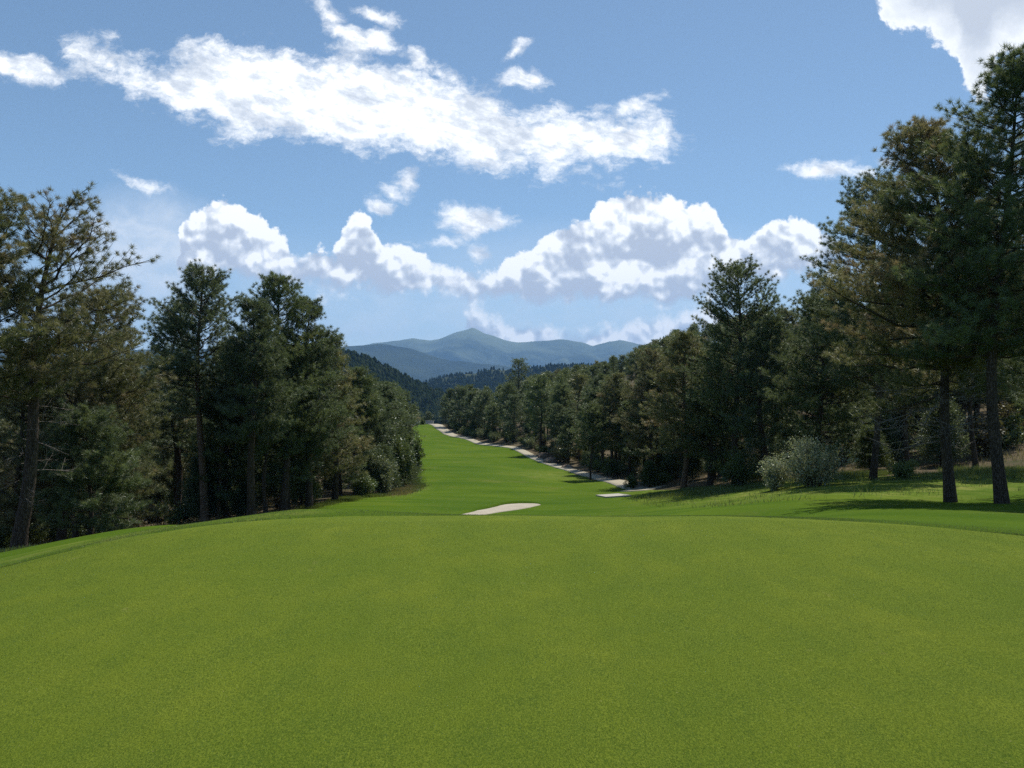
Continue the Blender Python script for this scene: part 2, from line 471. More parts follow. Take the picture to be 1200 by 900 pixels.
def XY(px, D): return ((px - CX) / FOC * D, D)


path = ribbon('path', [XY(753, 70), XY(735, 76), XY(715, 84), XY(700, 92), XY(680, 101), XY(655, 114), XY(630, 128), XY(604, 154), XY(582, 170), XY(560, 185), XY(544, 201), XY(531, 216), XY(519, 238), XY(512, 255), XY(498, 275)],
              [2.0, 2.0, 1.7, 1.6, 1.6, 1.7, 1.8, 1.7, 1.7, 2.0, 2.4, 2.8, 3.2, 3.5, 3.5], M_PATH, 0.06)
tag(path, 'pale concrete cart path winding up beside the fairway', None, None, 'structure')
path2 = ribbon('path', [XY(731, 69.5), XY(745, 67.5), XY(759, 68.5), XY(775, 71)], [0.8, 1.5, 1.6, 1.2], M_PATH, 0.06, n=40)
tag(path2, 'short pale end of the cart path beside the brown soil bank', None, None, 'structure')
path3 = ribbon('path', [(-33.0, 264), (-30.0, 265), (-27.0, 266)], [5, 5.5, 5], M_SLAB, 1.15, 1.0, n=30)
tag(path3, 'white strip of path at the far end of the fairway', None, None, 'structure')

# concrete tee pad
bx, by = XY(718, 60.5)
pad_c = [(-1.05, 2.4), (0.75, 2.4), (1.15, -1.9), (-0.75, -1.9)]
tv, tf = [], []
for dz in (-0.1, 0.09):
    for (ax, ay) in pad_c: tv.append((bx + ax, by + ay, hz(bx + ax, by + ay) + dz))
tf = [[4, 7, 6, 5][::-1], [0, 1, 5, 4], [1, 2, 6, 5], [2, 3, 7, 6], [3, 0, 4, 7]]
tag(mesh_obj('concrete_slab', tv, tf, M_SLAB), 'pale rectangular concrete slab lying in the grass near the path end', 'slab')

# bunker: lens of sand with a raised grass lip on its far side
bun_px = [(535, 605.0), (555, 600), (572, 596.5), (590, 592.2), (606, 590.6), (622, 590.4), (634, 591.4), (622, 594.5), (606, 597.5), (588, 600), (570, 603), (552, 605.5)]
def ground_hit(px, py, d0=36.0, d1=75.0):
    Ds = np.linspace(d0, d1, 500); z = height((px - CX) / FOC * Ds, Ds)
    ray = EYE - (py - HY) / FOC * Ds
    k = np.argmax(ray <= z) if (ray <= z).any() else 0
    return np.array([(px - CX) / FOC * Ds[k], Ds[k]])
bp = np.array([ground_hit(a, b) for a, b in bun_px])
cen = bp.mean(0)
nb = 96; tt = np.linspace(0, len(bp), nb, endpoint=False); i0 = tt.astype(int) % len(bp); fr = (tt % 1)[:, None]
def cr(p0, p1, p2, p3, t): return 0.5 * (2 * p1 + (p2 - p0) * t + (2 * p0 - 5 * p1 + 4 * p2 - p3) * t * t + (3 * p1 - p0 - 3 * p2 + p3) * t ** 3)
L = len(bp)
bo = cr(bp[(i0 - 1) % L], bp[i0], bp[(i0 + 1) % L], bp[(i0 + 2) % L], fr)
rings = np.linspace(0.001, 1, 20)
BX = cen[0] + (bo[:, 0] - cen[0]) * rings[:, None]; BY = cen[1] + (bo[:, 1] - cen[1]) * rings[:, None]
BZ = height(BX, BY) + 0.05 + 0.03 * (fbm(BX * 1.5, BY * 1.5, 3) - .5) - 0.06 * (rings[:, None] > 0.99)
bunker = mesh_obj('sand_bunker', np.stack([BX, BY, BZ], -1).reshape(-1, 3), grid_faces(20, nb, True), M_SAND, smooth=True)
tag(bunker, 'shallow pale sand bunker just past the edge of the putting green', None, None, 'structure')
lip_o = bo[: int(nb * 6.2 / 12)]
lv = []
for q, (x, y) in enumerate(lip_o):
    f = math.sin(math.pi * min(1, (q + 1) / len(lip_o))) ** 0.5
    for a, b in ((-0.12, 0.0), (-0.02, 0.17), (0.25, 0.22), (0.9, 0.08), (1.5, -0.05)):
        d = np.array([x, y]) - cen; d /= np.linalg.norm(d); d = d * 0.5 + np.array([-0.2, 0.8]); d /= np.linalg.norm(d)
        X, Y = x + d[0] * a, y + d[1] * a
        lv.append((X, Y, hz(X, Y) + b * f + 0.01))
lp = mesh_obj('lip', lv, grid_faces(len(lip_o), 5), M_LAWN, parent=bunker, smooth=True)

# ------------------------------------------------------------------ plants
def unit(v): return v / (np.linalg.norm(v, axis=-1, keepdims=True) + 1e-9)


def tube(pts, radii, sides):
    pts = np.asarray(pts, float); n = len(pts)
    d = unit(np.gradient(pts, axis=0))
    up = np.tile(np.array([[0.31, 0.17, 0.93]]), (n, 1)); up[np.abs(d[:, 2]) > 0.9] = (1, 0.1, 0)
    a = unit(np.cross(d, up)); b = np.cross(d, a)
    t = np.linspace(0, math.tau, sides, endpoint=False)
    V = pts[:, None] + np.asarray(radii)[:, None, None] * (np.cos(t)[None, :, None] * a[:, None] + np.sin(t)[None, :, None] * b[:, None])
    return V.reshape(-1, 3), grid_faces(n, sides, True)


class Acc:
    def __init__(s): s.v, s.f, s.n = [], [], 0
    def add(s, vf):
        v, f = vf; s.v.append(v); s.f.append(f + s.n); s.n += len(v)
    def get(s): return np.vstack(s.v), np.vstack(s.f)


def needles(pos, dirs, k, length, width, rng, spread=0.85, clump=None, pj=0.22):
    """k thin triangles leaving each tuft point"""
    n = len(pos)
    d = unit(dirs[:, None] + rng.normal(0, spread, (n, k, 3)))
    L = length * rng.uniform(0.65, 1.15, (n, k, 1))
    side = unit(np.cross(d, rng.normal(0, 1, (n, k, 3)))) * width * rng.uniform(0.6, 1.3, (n, k, 1))
    pos = pos[:, None] + rng.normal(0, pj * length, (n, k, 3))
    base = pos + d * L * 0.06
    v = np.stack([base + side * 0.5, base - side * 0.5, pos + d * L], 2).reshape(-1, 3)
    f = np.arange(n * k * 3).reshape(-1, 3)
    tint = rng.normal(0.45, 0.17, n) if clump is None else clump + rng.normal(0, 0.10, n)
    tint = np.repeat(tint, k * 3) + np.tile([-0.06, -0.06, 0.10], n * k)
    return v, f, np.clip(tint, 0, 1)


LOD = {  # secondaries, tuft step, needles, length, width, sides
    'near': dict(sec=15, step=0.21, k=56, L=0.215, W=0.0135, sides=7, jit=0.07, pj=0.13, sp=1.0),
    'mid': dict(sec=12, step=0.27, k=32, L=0.27, W=0.028, sides=5, jit=0.10, pj=0.16, sp=1.0),
    'far': dict(sec=9, step=0.40, k=11, L=0.42, W=0.085, sides=4, jit=0.22, pj=0.22, sp=0.8),
}


def pine_meshes(seed, H=14, base=0.35, R=3.2, lod='near', lean=(0, 0), bend=0.0, limbs=58, trunk_r=0.24, bark=None, leaf=None,
                top=0.75, asym=None, gap=0.15, droop=0.0, density=1.0, flat=1.0):
    rng = np.random.default_rng(seed); q = LOD[lod]
    bark = bark or M_BARK; leaf = leaf or M_NEEDLE
    m = 14; t = np.linspace(0, 1, m)
    wx = rng.normal(0, 0.012, 3); wy = rng.normal(0, 0.012, 3)
    def axis(tt):
        tt = np.asarray(tt)
        x = lean[0] * tt + bend * np.sin(tt * math.pi) + H * sum(wx[i] * np.sin((i + 1) * 2.3 * tt) for i in range(3))
        y = lean[1] * tt + H * sum(wy[i] * np.sin((i + 1) * 2.1 * tt) for i in range(3))
        return np.stack([x, y, H * tt], -1)
    rad_ = trunk_r * ((1 - t) ** 0.8 * 0.96 + 0.04); rad_[0] *= 1.35
    pts = axis(t); pts[0, 2] -= 0.5
    tr = Acc(); tr.add(tube(pts, rad_, 9 if lod == 'near' else 6))
    tp, td, tc = [], [], []
    cr_ = Acc()
    n = int(limbs * 1.35)
    for i in range(n):
        s_ = (i + rng.uniform(0, 1)) / n
        tt = base + (1 - base) * s_ ** 0.9 * 0.985
        if rng.random() < gap: continue
        p0 = axis(tt); az = i * 2.399 + rng.normal(0, 0.4)
        prof = ((1 - s_) ** top) * (0.62 + 0.38 * min(1, s_ * 4)) + 0.05
        Lm = R * prof * rng.choice([0.62, 0.85, 1.0, 1.0, 1.12, 1.25]) * rng.uniform(0.85, 1.1)
        if asym is not None:
            Lm *= 1 + asym[0] * math.cos(az - asym[1])
        Lm = max(Lm, 0.35)
        el = math.radians(-6 - droop + 48 * s_ ** 1.3 + rng.normal(0, 7))
        h = np.array([math.cos(az), math.sin(az), 0.0])
        u = np.linspace(0, 1, 6)
        curve = rng.normal(0, 0.14); sidev = np.array([-h[1], h[0], 0])
        P_ = p0 + np.outer(u * Lm * math.cos(el), h) + np.outer(curve * Lm * u ** 2, sidev)
        P_[:, 2] += u * Lm * math.sin(el) + (u ** 2.2) * Lm * rng.uniform(0.10, 0.30) * flat
        P_[1:] += rng.normal(0, 0.035 * Lm, (5, 3)) * np.array([1, 1, .7])
        r0 = max(0.010, 0.012 * Lm + 0.012)
        tr.add(tube(P_, np.linspace(r0, 0.010, 6), q['sides'] if lod == 'near' else 4))
        clump = np.clip(rng.normal(0.45, 0.16), 0.1, 0.95)
        ns = max(3, int(q['sec'] * density * (0.45 + 0.55 * Lm / R)))
        for j in range(ns + 1):
            v = 0.22 + 0.78 * (j + rng.uniform(0, 0.8)) / (ns + 1) if j < ns else 1.0
            pa = np.array([np.interp(v, u, P_[:, a]) for a in range(3)])
            sg = 1 if (j % 2) else -1
            an = sg * rng.uniform(0.5, 1.1) if j < ns else 0.0
            dr = h * math.cos(an) + sidev * math.sin(an) + np.array([0, 0, rng.uniform(0.05, 0.75) * flat])
            dr /= np.linalg.norm(dr)
            Ls = (0.50 * Lm * (1.10 - v) + 0.32) * rng.uniform(0.6, 1.15) if j < ns else 0.3
            kk = max(2, int(Ls / q['step']))
            uu = np.linspace(0.25, 1, kk)
            Q = pa + np.outer(uu * Ls, dr); Q[:, 2] += uu ** 2 * Ls * 0.22
            if lod != 'far':
                cr_.add(tube(np.vstack([pa, Q[kk // 2], Q[-1]]), [0.014, 0.010, 0.006], 3))
            Q = Q + rng.normal(0, q['jit'], Q.shape) * np.array([1, 1, 0.8])
            tp.append(Q); dd = np.tile(dr + np.array([0, 0, 0.30]), (kk, 1)); td.append(dd); tc.append(np.full(kk, clump + rng.normal(0, 0.07)))
    # leader
    tl = np.linspace(0.93, 1.0, 5); tp.append(axis(tl)); td.append(np.tile([0, 0, 1.0], (5, 1))); tc.append(np.full(5, .5))
    tp, td, tc = np.vstack(tp), np.vstack(td), np.concatenate(tc)
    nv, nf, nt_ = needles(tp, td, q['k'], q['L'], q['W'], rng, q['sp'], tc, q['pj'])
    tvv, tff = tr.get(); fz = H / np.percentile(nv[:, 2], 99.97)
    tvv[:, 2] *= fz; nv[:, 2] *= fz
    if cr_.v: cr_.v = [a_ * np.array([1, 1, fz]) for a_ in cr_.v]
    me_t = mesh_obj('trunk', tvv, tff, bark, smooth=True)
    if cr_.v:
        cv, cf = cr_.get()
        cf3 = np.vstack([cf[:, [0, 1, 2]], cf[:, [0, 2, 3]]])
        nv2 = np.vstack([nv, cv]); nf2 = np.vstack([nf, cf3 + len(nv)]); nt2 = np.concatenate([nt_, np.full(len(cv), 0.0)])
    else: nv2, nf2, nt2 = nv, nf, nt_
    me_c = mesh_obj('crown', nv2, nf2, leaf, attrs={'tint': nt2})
    return me_t, me_c


def dead_branch_meshes(seed, Lm):
    rng = np.random.default_rng(seed); ac = Acc()
    u = np.linspace(0, 1, 7)
    def rec(p, d, L, r, dep):
        Q = p + np.outer(u * L, d); Q[:, 2] += -0.10 * L * u ** 2 * (1 if dep == 0 else -0.6); Q += np.cumsum(rng.normal(0, 0.018 * L, Q.shape), 0) * u[:, None]
        ac.add(tube(Q, np.linspace(r, r * 0.3, 7), 4))
        if dep < 2:
            for _ in range(7 if dep == 0 else 3):
                v = rng.uniform(0.25, 0.98); pa = np.array([np.interp(v, u, Q[:, a]) for a in range(3)])
                dd = d + rng.normal(0, 0.55, 3); dd /= np.linalg.norm(dd)
                rec(pa, dd, L * rng.uniform(0.22, 0.42), r * 0.5, dep + 1)
    rec(np.zeros(3), np.array([1.0, 0, 0.02]), Lm, 0.022, 0)
    return ac.get()


_dead = []
def dead_branch(parent, z, az, scale, off=(0, 0)):
    if not _dead:
        for s_ in range(4):
            o = mesh_obj('dead_branch', *dead_branch_meshes(100 + s_, 2.2), M_DEAD); _dead.append(o)
            o['spare'] = 1
    src = random.choice(_dead)
    if 'spare' in src: del src['spare']; o = src
    else: o = src.copy(); C.objects.link(o)
    o.parent = parent; o.location = (off[0], off[1], z); o.rotation_euler = (random.uniform(-.6, .6), random.uniform(-0.15, 0.2), az); o.scale = (scale,) * 3
    return o


def shrub_meshes(seed, W, H, leafmat, n=7000, leaf=0.07, stems=16, kind='loose', tintc=0.5):
    rng = np.random.default_rng(seed); tr = Acc(); pos, dr, tn = [], [], []
    for i in range(stems):
        az = rng.uniform(0, math.tau); sp = rng.uniform(0.1, 1.0) ** 0.8
        hh = H * (1 - 0.45 * sp ** 2) * rng.uniform(0.7, 1.08)
        end = np.array([math.cos(az) * sp * W / 2, math.sin(az) * sp * W / 2, hh])
        u = np.linspace(0, 1, 6)[:, None]
        base = np.array([math.cos(az), math.sin(az), 0]) * sp * W * 0.10
        Q = base * (1 - u) + end * u ** np.array([1.0, 1.0, 0.85]) + np.cumsum(rng.normal(0, 0.02 * H, (6, 3)), 0) * u
        Q[0, 2] = -0.1
        tr.add(tube(Q, np.linspace(0.03, 0.008, 6) * (H / 2.5) ** 0.5, 4))
        per = n // stems
        c = rng.uniform(0.25, 1.0, per)
        pts = np.stack([np.interp(c, u[:, 0], Q[:, a]) for a in range(3)], 1)
        # sprays of leaves round each stem
        ns = 10; sd = unit(rng.normal(0, 1, (ns, 3)) + np.array([0, 0, .35])); sid = rng.integers(0, ns, per)
        sv = np.linspace(0.3, 1.0, ns); pts = np.stack([np.interp(np.clip(sv[sid] + rng.normal(0, .02, per), 0, 1), u[:, 0], Q[:, a]) for a in range(3)], 1)
        off = sd[sid] * (rng.uniform(0.05, 1, (per, 1)) * W * 0.15) + rng.normal(0, 0.035 * W, (per, 3))
        pos.append(pts + off); dr.append(unit(off)); tn.append(np.clip(rng.normal(tintc, 0.1) + rng.normal(0, 0.17, per), 0, 1))
    pos, dr, tn = np.vstack(pos), np.vstack(dr), np.concatenate(tn)
    pos[:, 2] = np.maximum(pos[:, 2], 0.02)
    m = len(pos); d = unit(dr + rng.normal(0, .8, (m, 3))); s_ = unit(np.cross(d, rng.normal(0, 1, (m, 3))))
    Lf = leaf * rng.uniform(0.6, 1.3, (m, 1))
    v = np.stack([pos, pos + d * Lf * .5 + s_ * Lf * .32, pos + d * Lf, pos + d * Lf * .5 - s_ * Lf * .32], 1).reshape(-1, 3)
    a = mesh_obj('stem', *tr.get(), M_BARK, smooth=True)
    b = mesh_obj('foliage', v, np.arange(m * 4).reshape(-1, 4), leafmat, attrs={'tint': np.repeat(tn, 4)})
    return a, b


def juniper_meshes(seed, W, H, leafmat, n=9000, leaf=0.12):
    """dense dark conical small evergreen with foliage down to the ground"""
    rng = np.random.default_rng(seed)
    tr = Acc(); tr.add(tube(np.array([[0, 0, -.3], [0.03, 0, H * .4], [0, 0.04, H * .92]]), [0.09 * H / 4, 0.06 * H / 4, 0.01], 6))
    pos, dr, tn = [], [], []
    nb_ = 90
    for i in range(nb_):
        z = H * (0.06 + 0.9 * (i / nb_)); az = i * 2.4 + rng.normal(0, .4)
        L_ = W / 2 * ((1 - z / H) ** 0.65 * 0.95 + 0.08) * rng.uniform(0.65, 1.2)
        h = np.array([math.cos(az), math.sin(az), 0.35])
        per = n // nb_; c = rng.uniform(0.2, 1, per) ** 0.7
        pts = np.array([0, 0, z]) + np.outer(c * L_, h) + rng.normal(0, 0.13 * W / 2 + .03, (per, 3))
        pos.append(pts); dr.append(np.tile(h + np.array([0, 0, .5]), (per, 1))); tn.append(np.clip(rng.normal(.45, .15) + rng.normal(0, .12, per), 0, 1))
        if i % 2: tr.add(tube(np.array([[0, 0, z], list(np.array([0, 0, z]) + h * L_ * .8)]), [0.02, 0.006], 4))
    pos, dr, tn = np.vstack(pos), np.vstack(dr), np.concatenate(tn)
    v, f, t = needles(pos, dr, 3, leaf, leaf * .32, rng, .7, tn)
    v[:, 2] = np.maximum(v[:, 2], 0.02)
    return mesh_obj('trunk', *tr.get(), M_BARK, smooth=True), mesh_obj('crown', v, f, leafmat, attrs={'tint': t})


def plant(name, cat, label, X, Y, meshes, group=None, scale=None, rz=0.0, sink=0.05):
    e = empty(name, (X, Y, hz(X, Y) - sink), rz)
    if scale is not None: e.scale = scale
    for m_ in meshes: m_.parent = e
    CHILDREN[e.name] = list(meshes)
    tag(e, label, cat, group)
    return e


# ---- the pines one can tell apart: px/py of base contact, distance, py of top
def near_pine(seed, px, D, top_y, label, group=None, rz=0.0, **kw):
    X = (px - CX) / FOC * D; z = hz(X, D)
    H = EYE - (top_y - HY) / FOC * D - z + 0.1
    ms = pine_meshes(seed, H=H, **kw)
    e = plant('pine_tree', 'pine tree', label, X, D, ms, group, rz=rz)
    return e, H


def lean_px(px_base, px_top, D): return (px_top - px_base) / FOC * D


e, H = near_pine(11, 18, 27, 214, 'tall leaning pine with a sparse dark top and long bare trunk beside the green', lean=(lean_px(18, 72, 27), 0.3), bend=-0.28, base=0.42, R=3.1,
                 limbs=40, trunk_r=0.25, leaf=M_NEEDLE_RUST, top=0.42, asym=(0.30, 0.1), gap=0.3, density=0.66)
for k in range(12):
    t_ = 0.16 + 0.022 * k; dead_branch(e, H * t_, random.uniform(-1.6, 1.2), random.uniform(.5, 1.0), (lean_px(18, 72, 27) * t_ - 0.28 * math.sin(math.pi * t_), 0))
near_pine(12, -62, 25, 205, 'pine at the frame edge whose olive brown boughs reach in beside the leaning pine', base=0.35, R=3.1, limbs=50, leaf=M_NEEDLE_OLIVE, top=0.55, lean=(0.9, 0))
near_pine(13, 70, 34, 330, 'rusty brown pine growing close behind the tall leaning pine', base=0.22, R=3.6, limbs=56, leaf=M_NEEDLE_RUST, top=0.5, lean=(1.2, 0), asym=(0.25, 0.0), trunk_r=0.2)
near_pine(14, 140, 37, 385, 'short olive pine with low boughs between the leaning pine and the tall dark pines', base=0.10, R=2.6, limbs=54, leaf=M_NEEDLE_OLIVE, top=0.6, lean=(-0.2, 0), trunk_r=0.15)
near_pine(31, 105, 31, 470, 'small green pine low beneath the rusty boughs of the leaning pine', base=0.08, R=2.2, limbs=44, leaf=M_NEEDLE, top=0.6, trunk_r=0.11)
near_pine(32, 20, 33, 400, 'olive pine filling the gap behind the base of the leaning pine', base=0.15, R=3.0, limbs=50, leaf=M_NEEDLE_OLIVE, top=0.6, trunk_r=0.17)
near_pine(15, 240, 46, 310, 'tall dark pine with a broad rounded top and pale straight trunk', base=0.42, R=3.4, limbs=66, leaf=M_NEEDLE_BLUE, top=0.55, gap=0.1, lod='near', bark=M_BARK_RED, trunk_r=0.25)
near_pine(33, 254, 47, 400, 'slim pine with a thin pale trunk tight against the tall dark pine', base=0.55, R=1.6, limbs=36, leaf=M_NEEDLE_BLUE, top=0.6, bark=M_BARK_RED, trunk_r=0.13, lean=(0.7, 0))
near_pine(16, 330, 47, 320, 'tallest of the dense pines beside the tee side of the green, two pointed tops', base=0.32, R=3.5, limbs=70, leaf=M_NEEDLE, top=0.6, gap=0.08)
near_pine(17, 295, 43, 348, 'dense dark pine between the broad topped pine and the tallest dense pine', base=0.35, R=2.4, limbs=60, leaf=M_NEEDLE_BLUE, top=0.6, gap=0.1)
near_pine(18, 362, 50, 350, 'dense pine sloping down from the tallest dense pine toward the fairway', base=0.25, R=3.0, limbs=64, leaf=M_NEEDLE_BLUE, top=0.6, gap=0.08)
near_pine(19, 392, 56, 392, 'yellowish green pine at the corner of the woods by the fairway', base=0.12, R=2.7, limbs=60, leaf=M_NEEDLE_OLIVE, top=0.65, gap=0.08, lod='mid')
near_pine(34, 205, 52, 352, 'narrow dark pine just behind the broad topped dark pine', base=0.35, R=2.2, limbs=56, leaf=M_NEEDLE_BLUE, top=0.6, lod='mid')

# right side
e, H = near_pine(21, 1115, 29, 138, 'tall olive pine with wide boughs and bare grey lower twigs at the lawn edge', base=0.28, R=3.9, limbs=90, leaf=M_NEEDLE_OLIVE, top=0.70,
                 asym=(0.30, math.pi), lean=(lean_px(1115, 1104, 29), 0), bend=-0.2, gap=0.06, trunk_r=0.205, density=1.1, droop=6)
for k in range(16):
    t_ = 0.15 + 0.010 * k; dead_branch(e, H * t_, math.pi + random.uniform(-1.0, 1.0) if k % 4 else random.uniform(-.9, .9), random.uniform(.7, 1.25), (lean_px(1115, 1104, 29) * t_ - 0.2 * math.sin(math.pi * t_), 0))
e, H = near_pine(22, 1176, 26, 62, 'tallest pine on the lawn edge, dark, with a thick straight trunk', base=0.33, R=3.6, limbs=84, leaf=M_NEEDLE, top=0.6, gap=0.06, trunk_r=0.20,
                 lean=(lean_px(1176, 1190, 26), 0), droop=4)
for k in range(7):
    t_ = 0.17 + 0.02 * k; dead_branch(e, H * t_, math.pi + random.uniform(-.8, .8), random.uniform(.6, 1.0))
near_pine(35, 1260, 30, 120, 'dark pine at the frame edge beside the thick straight trunk', base=0.22, R=3.6, limbs=64, leaf=M_NEEDLE_BLUE, top=0.6, gap=0.1, trunk_r=0.25)
near_pine(23, 1022, 44, 203, 'dark round headed pine rising behind the wide olive pine', base=0.30, R=4.0, limbs=76, leaf=M_NEEDLE_BLUE, top=0.45, gap=0.08, trunk_r=0.19)
near_pine(24, 958, 50, 338, 'broad dark pine behind the silvery shrubs', base=0.15, R=3.8, limbs=70, leaf=M_NEEDLE, top=0.45, gap=0.05)
near_pine(25, 862, 57, 304, 'pine with a domed crown standing alone against the clouds', base=0.20, R=4.1, limbs=84, leaf=M_NEEDLE, top=0.42, gap=0.06, trunk_r=0.27, flat=1.2)
near_pine(26, 902, 53, 366, 'shorter dark pine between the domed pine and the broad dark pine', base=0.15, R=2.6, limbs=58, leaf=M_NEEDLE_BLUE, top=0.6, lod='mid')
near_pine(27, 800, 62, 388, 'brownish pine with a pale trunk at the lawn corner past the slab', base=0.22, R=3.6, limbs=66, leaf=M_NEEDLE_OLIVE, top=0.6, gap=0.06, lod='mid', bark=M_BARK_RED)
near_pine(28, 765, 76, 408, 'tall brownish pine above the end of the cart path', base=0.25, R=3.4, limbs=60, leaf=M_NEEDLE_RUST, top=0.6, lod='mid')
near_pine(29, 722, 90, 436, 'olive pine leaning over the cart path bend', base=0.22, R=3.0, limbs=56, leaf=M_NEEDLE_OLIVE, top=0.6, lod='mid')
near_pine(30, 692, 88, 470, 'thin pine on the grass side of the cart path, casting a dark shadow', base=0.38, R=2.3, limbs=44, leaf=M_NEEDLE, top=0.6, lod='mid', trunk_r=0.12)
near_pine(36, 1065, 47, 300, 'dark pine filling the gap between the round headed pine and wide olive pine', trunk_r=0.14, base=0.28, R=3.2, limbs=60, leaf=M_NEEDLE_BLUE, top=0.6, lod='mid')
near_pine(37, 1145, 46, 230, 'shaded pine directly behind the two tall lawn edge pines', trunk_r=0.15, base=0.35, R=3.2, limbs=60, leaf=M_NEEDLE_OLIVE, top=0.6, lod='mid')
near_pine(38, 832, 60, 410, 'dark green pine close beside the domed pine', base=0.1, R=2.8, limbs=60, leaf=M_NEEDLE, top=0.6, lod='mid')
near_pine(39, 608, 215, 419, 'lone wide topped pine standing out above the far slope', base=0.30, R=4.4, limbs=52, leaf=M_NEEDLE_BLUE, top=0.45, lod='far', trunk_r=0.3)

# ---- woods: copies of a few kinds, each its own tree
PROTO = {}
def protos(key, lod, specs):
    for k, kw in enumerate(specs):
        ms = pine_meshes(500 + hash_(key) + k, H=10.0, lod=lod, **kw)
        PROTO.setdefault(key, []).append(ms)
def hash_(s): return sum(ord(c) for c in s)
kinds = [dict(base=0.30, R=2.2, limbs=54, leaf=M_NEEDLE, top=0.6), dict(base=0.22, R=2.5, limbs=56, leaf=M_NEEDLE_BLUE, top=0.55), dict(base=0.15, R=2.1, limbs=50, leaf=M_NEEDLE_OLIVE, top=0.7),
         dict(base=0.42, R=2.1, limbs=44, leaf=M_NEEDLE_BLUE, top=0.5), dict(base=0.12, R=1.9, limbs=50, leaf=M_NEEDLE, top=0.8), dict(base=0.25, R=2.4, limbs=50, leaf=M_NEEDLE_RUST, top=0.6)]
for kw in kinds: kw['trunk_r'] = 0.17
protos('mid', 'mid', kinds)
for kw in kinds: kw['limbs'] = int(kw['limbs'] * 0.72)
protos('far', 'far', kinds)
spare = [m_ for v in PROTO.values() for ms in v for m_ in ms]

SIL = [(0, 400), (100, 400), (175, 380), (230, 350), (300, 345), (370, 370), (400, 410), (420, 425), (450, 438), (480, 452), (500, 449), (520, 446), (545, 441), (580, 438), (600, 442), (640, 434), (700, 421),
       (740, 408), (780, 390), (800, 378), (850, 370), (900, 358), (960, 345), (1050, 280), (1200, 220)]
SX, SY = zip(*SIL)
placed = []
def try_pine(X, Y, key, H, label, group, kind=None, mind=2.2):
    px = CX + FOC * X / Y
    if px < -40 or px > 1240: return False
    if bool(in_lawn(np.array([X]), np.array([Y]), -1.2)[0]): return False
    if any((X - a) ** 2 + (Y - b) ** 2 < mind ** 2 for a, b in placed): return False
    z = hz(X, Y)
    cap_y = np.interp(px, SX, SY) + random.uniform(0, 14) * min(1, 60 / Y + .15)
    Hmax = EYE - (cap_y - HY) / FOC * Y - z
    if Hmax < 3.5: return False
    H = min(H, Hmax)
    ms = random.choices(PROTO[key], (5, 6, 2.5, 5, 4, 1.2))[0] if kind is None else PROTO[key][kind]
    e = empty('pine_tree', (X, Y, z - 0.1), random.uniform(0, math.tau))
    s_ = H / 10.0; w = s_ * random.uniform(0.85, 1.2) if H > 7 else s_ * random.uniform(1.05, 1.35)
    e.scale = (w, w, s_)
    for m_ in ms:
        c = m_.copy(); C.objects.link(c); c.parent = e
    tag(e, label, 'pine tree', group)
    placed.append((X, Y)); return True


def fill(count, ymin, ymax, pxmin, pxmax, key, hmin, hmax, label, group, mind=2.4, tries=40, bias=1.0):
    k = 0
    for _ in range(count * tries):
        if k >= count: break
        Y = ymin + (ymax - ymin) * random.random() ** bias; px = random.uniform(pxmin, pxmax); X = (px - CX) / FOC * Y
        if try_pine(X, Y, key, random.uniform(hmin, hmax), label, group, mind=mind): k += 1
    return k


cnt = {}
cnt['lw'] = fill(34, 46, 78, -30, 400, 'mid', 8, 13, 'dark pine deep in the shaded wood beside the green', 'pines deep in the wood beside the green', 2.6)
cnt['lw2'] = fill(22, 78, 150, -30, 470, 'far', 9, 14, 'pine at the back of the shaded wood beside the green', 'pines at the back of the wood beside the green', 3.5)
# edge of the fairway, wood side
def edge(side, ys, offs, key, hs, label, group, mind=1.8):
    k = 0
    for y in ys:
        yy = y + random.uniform(-2, 2)
        x = float(lawn_l(np.array([yy]))[0]) - random.uniform(*offs) - (4.5 if yy > 225 else 0) if side < 0 else float(lawn_r(np.array([yy]))[0]) + random.uniform(*offs)
        if try_pine(x, yy, key, random.uniform(*hs), label, group, mind=mind): k += 1
    return k
cnt['le'] = edge(-1, np.linspace(60, 100, 12), (1.5, 4.5), 'mid', (9, 13), 'pine along the wood side edge of the fairway, nearer half', 'pines along the nearer fairway edge')
cnt['le2'] = edge(-1, np.linspace(100, 265, 26), (1.5, 8), 'far', (8, 13), 'pine along the wood side edge of the fairway, farther half', 'pines along the farther fairway edge')
cnt['lf'] = fill(20, 100, 260, 380, 480, 'far', 9, 13, 'pine in the wood behind the farther fairway edge', 'pines behind the farther fairway edge', 3.0)
cnt['re'] = edge(1, np.linspace(62, 130, 22), (2.8, 7), 'mid', (8, 13), 'pine beside the nearer stretch of the cart path', 'pines beside the nearer cart path')
cnt['re2'] = edge(1, np.linspace(130, 262, 34), (3.6, 10), 'far', (8, 14), 'pine beside the farther stretch of the cart path', 'pines beside the farther cart path')
cnt['rw'] = fill(34, 56, 110, 760, 1230, 'mid', 9, 15, 'dark pine in the wood behind the silvery shrubs', 'pines in the wood behind the silvery shrubs', 2.8)
cnt['rh'] = fill(108, 125, 335, 605, 900, 'far', 11, 16, 'pine on the wooded hillside above the cart path', 'pines on the hillside above the cart path', 3.2, bias=0.8)
cnt['end'] = fill(24, 275, 340, 470, 620, 'far', 8, 13, 'pine beyond the far end of the fairway', 'pines beyond the end of the fairway', 3.2)
print('WOODS', cnt, sum(cnt.values()))
for m_ in spare: bpy.data.objects.remove(m_)

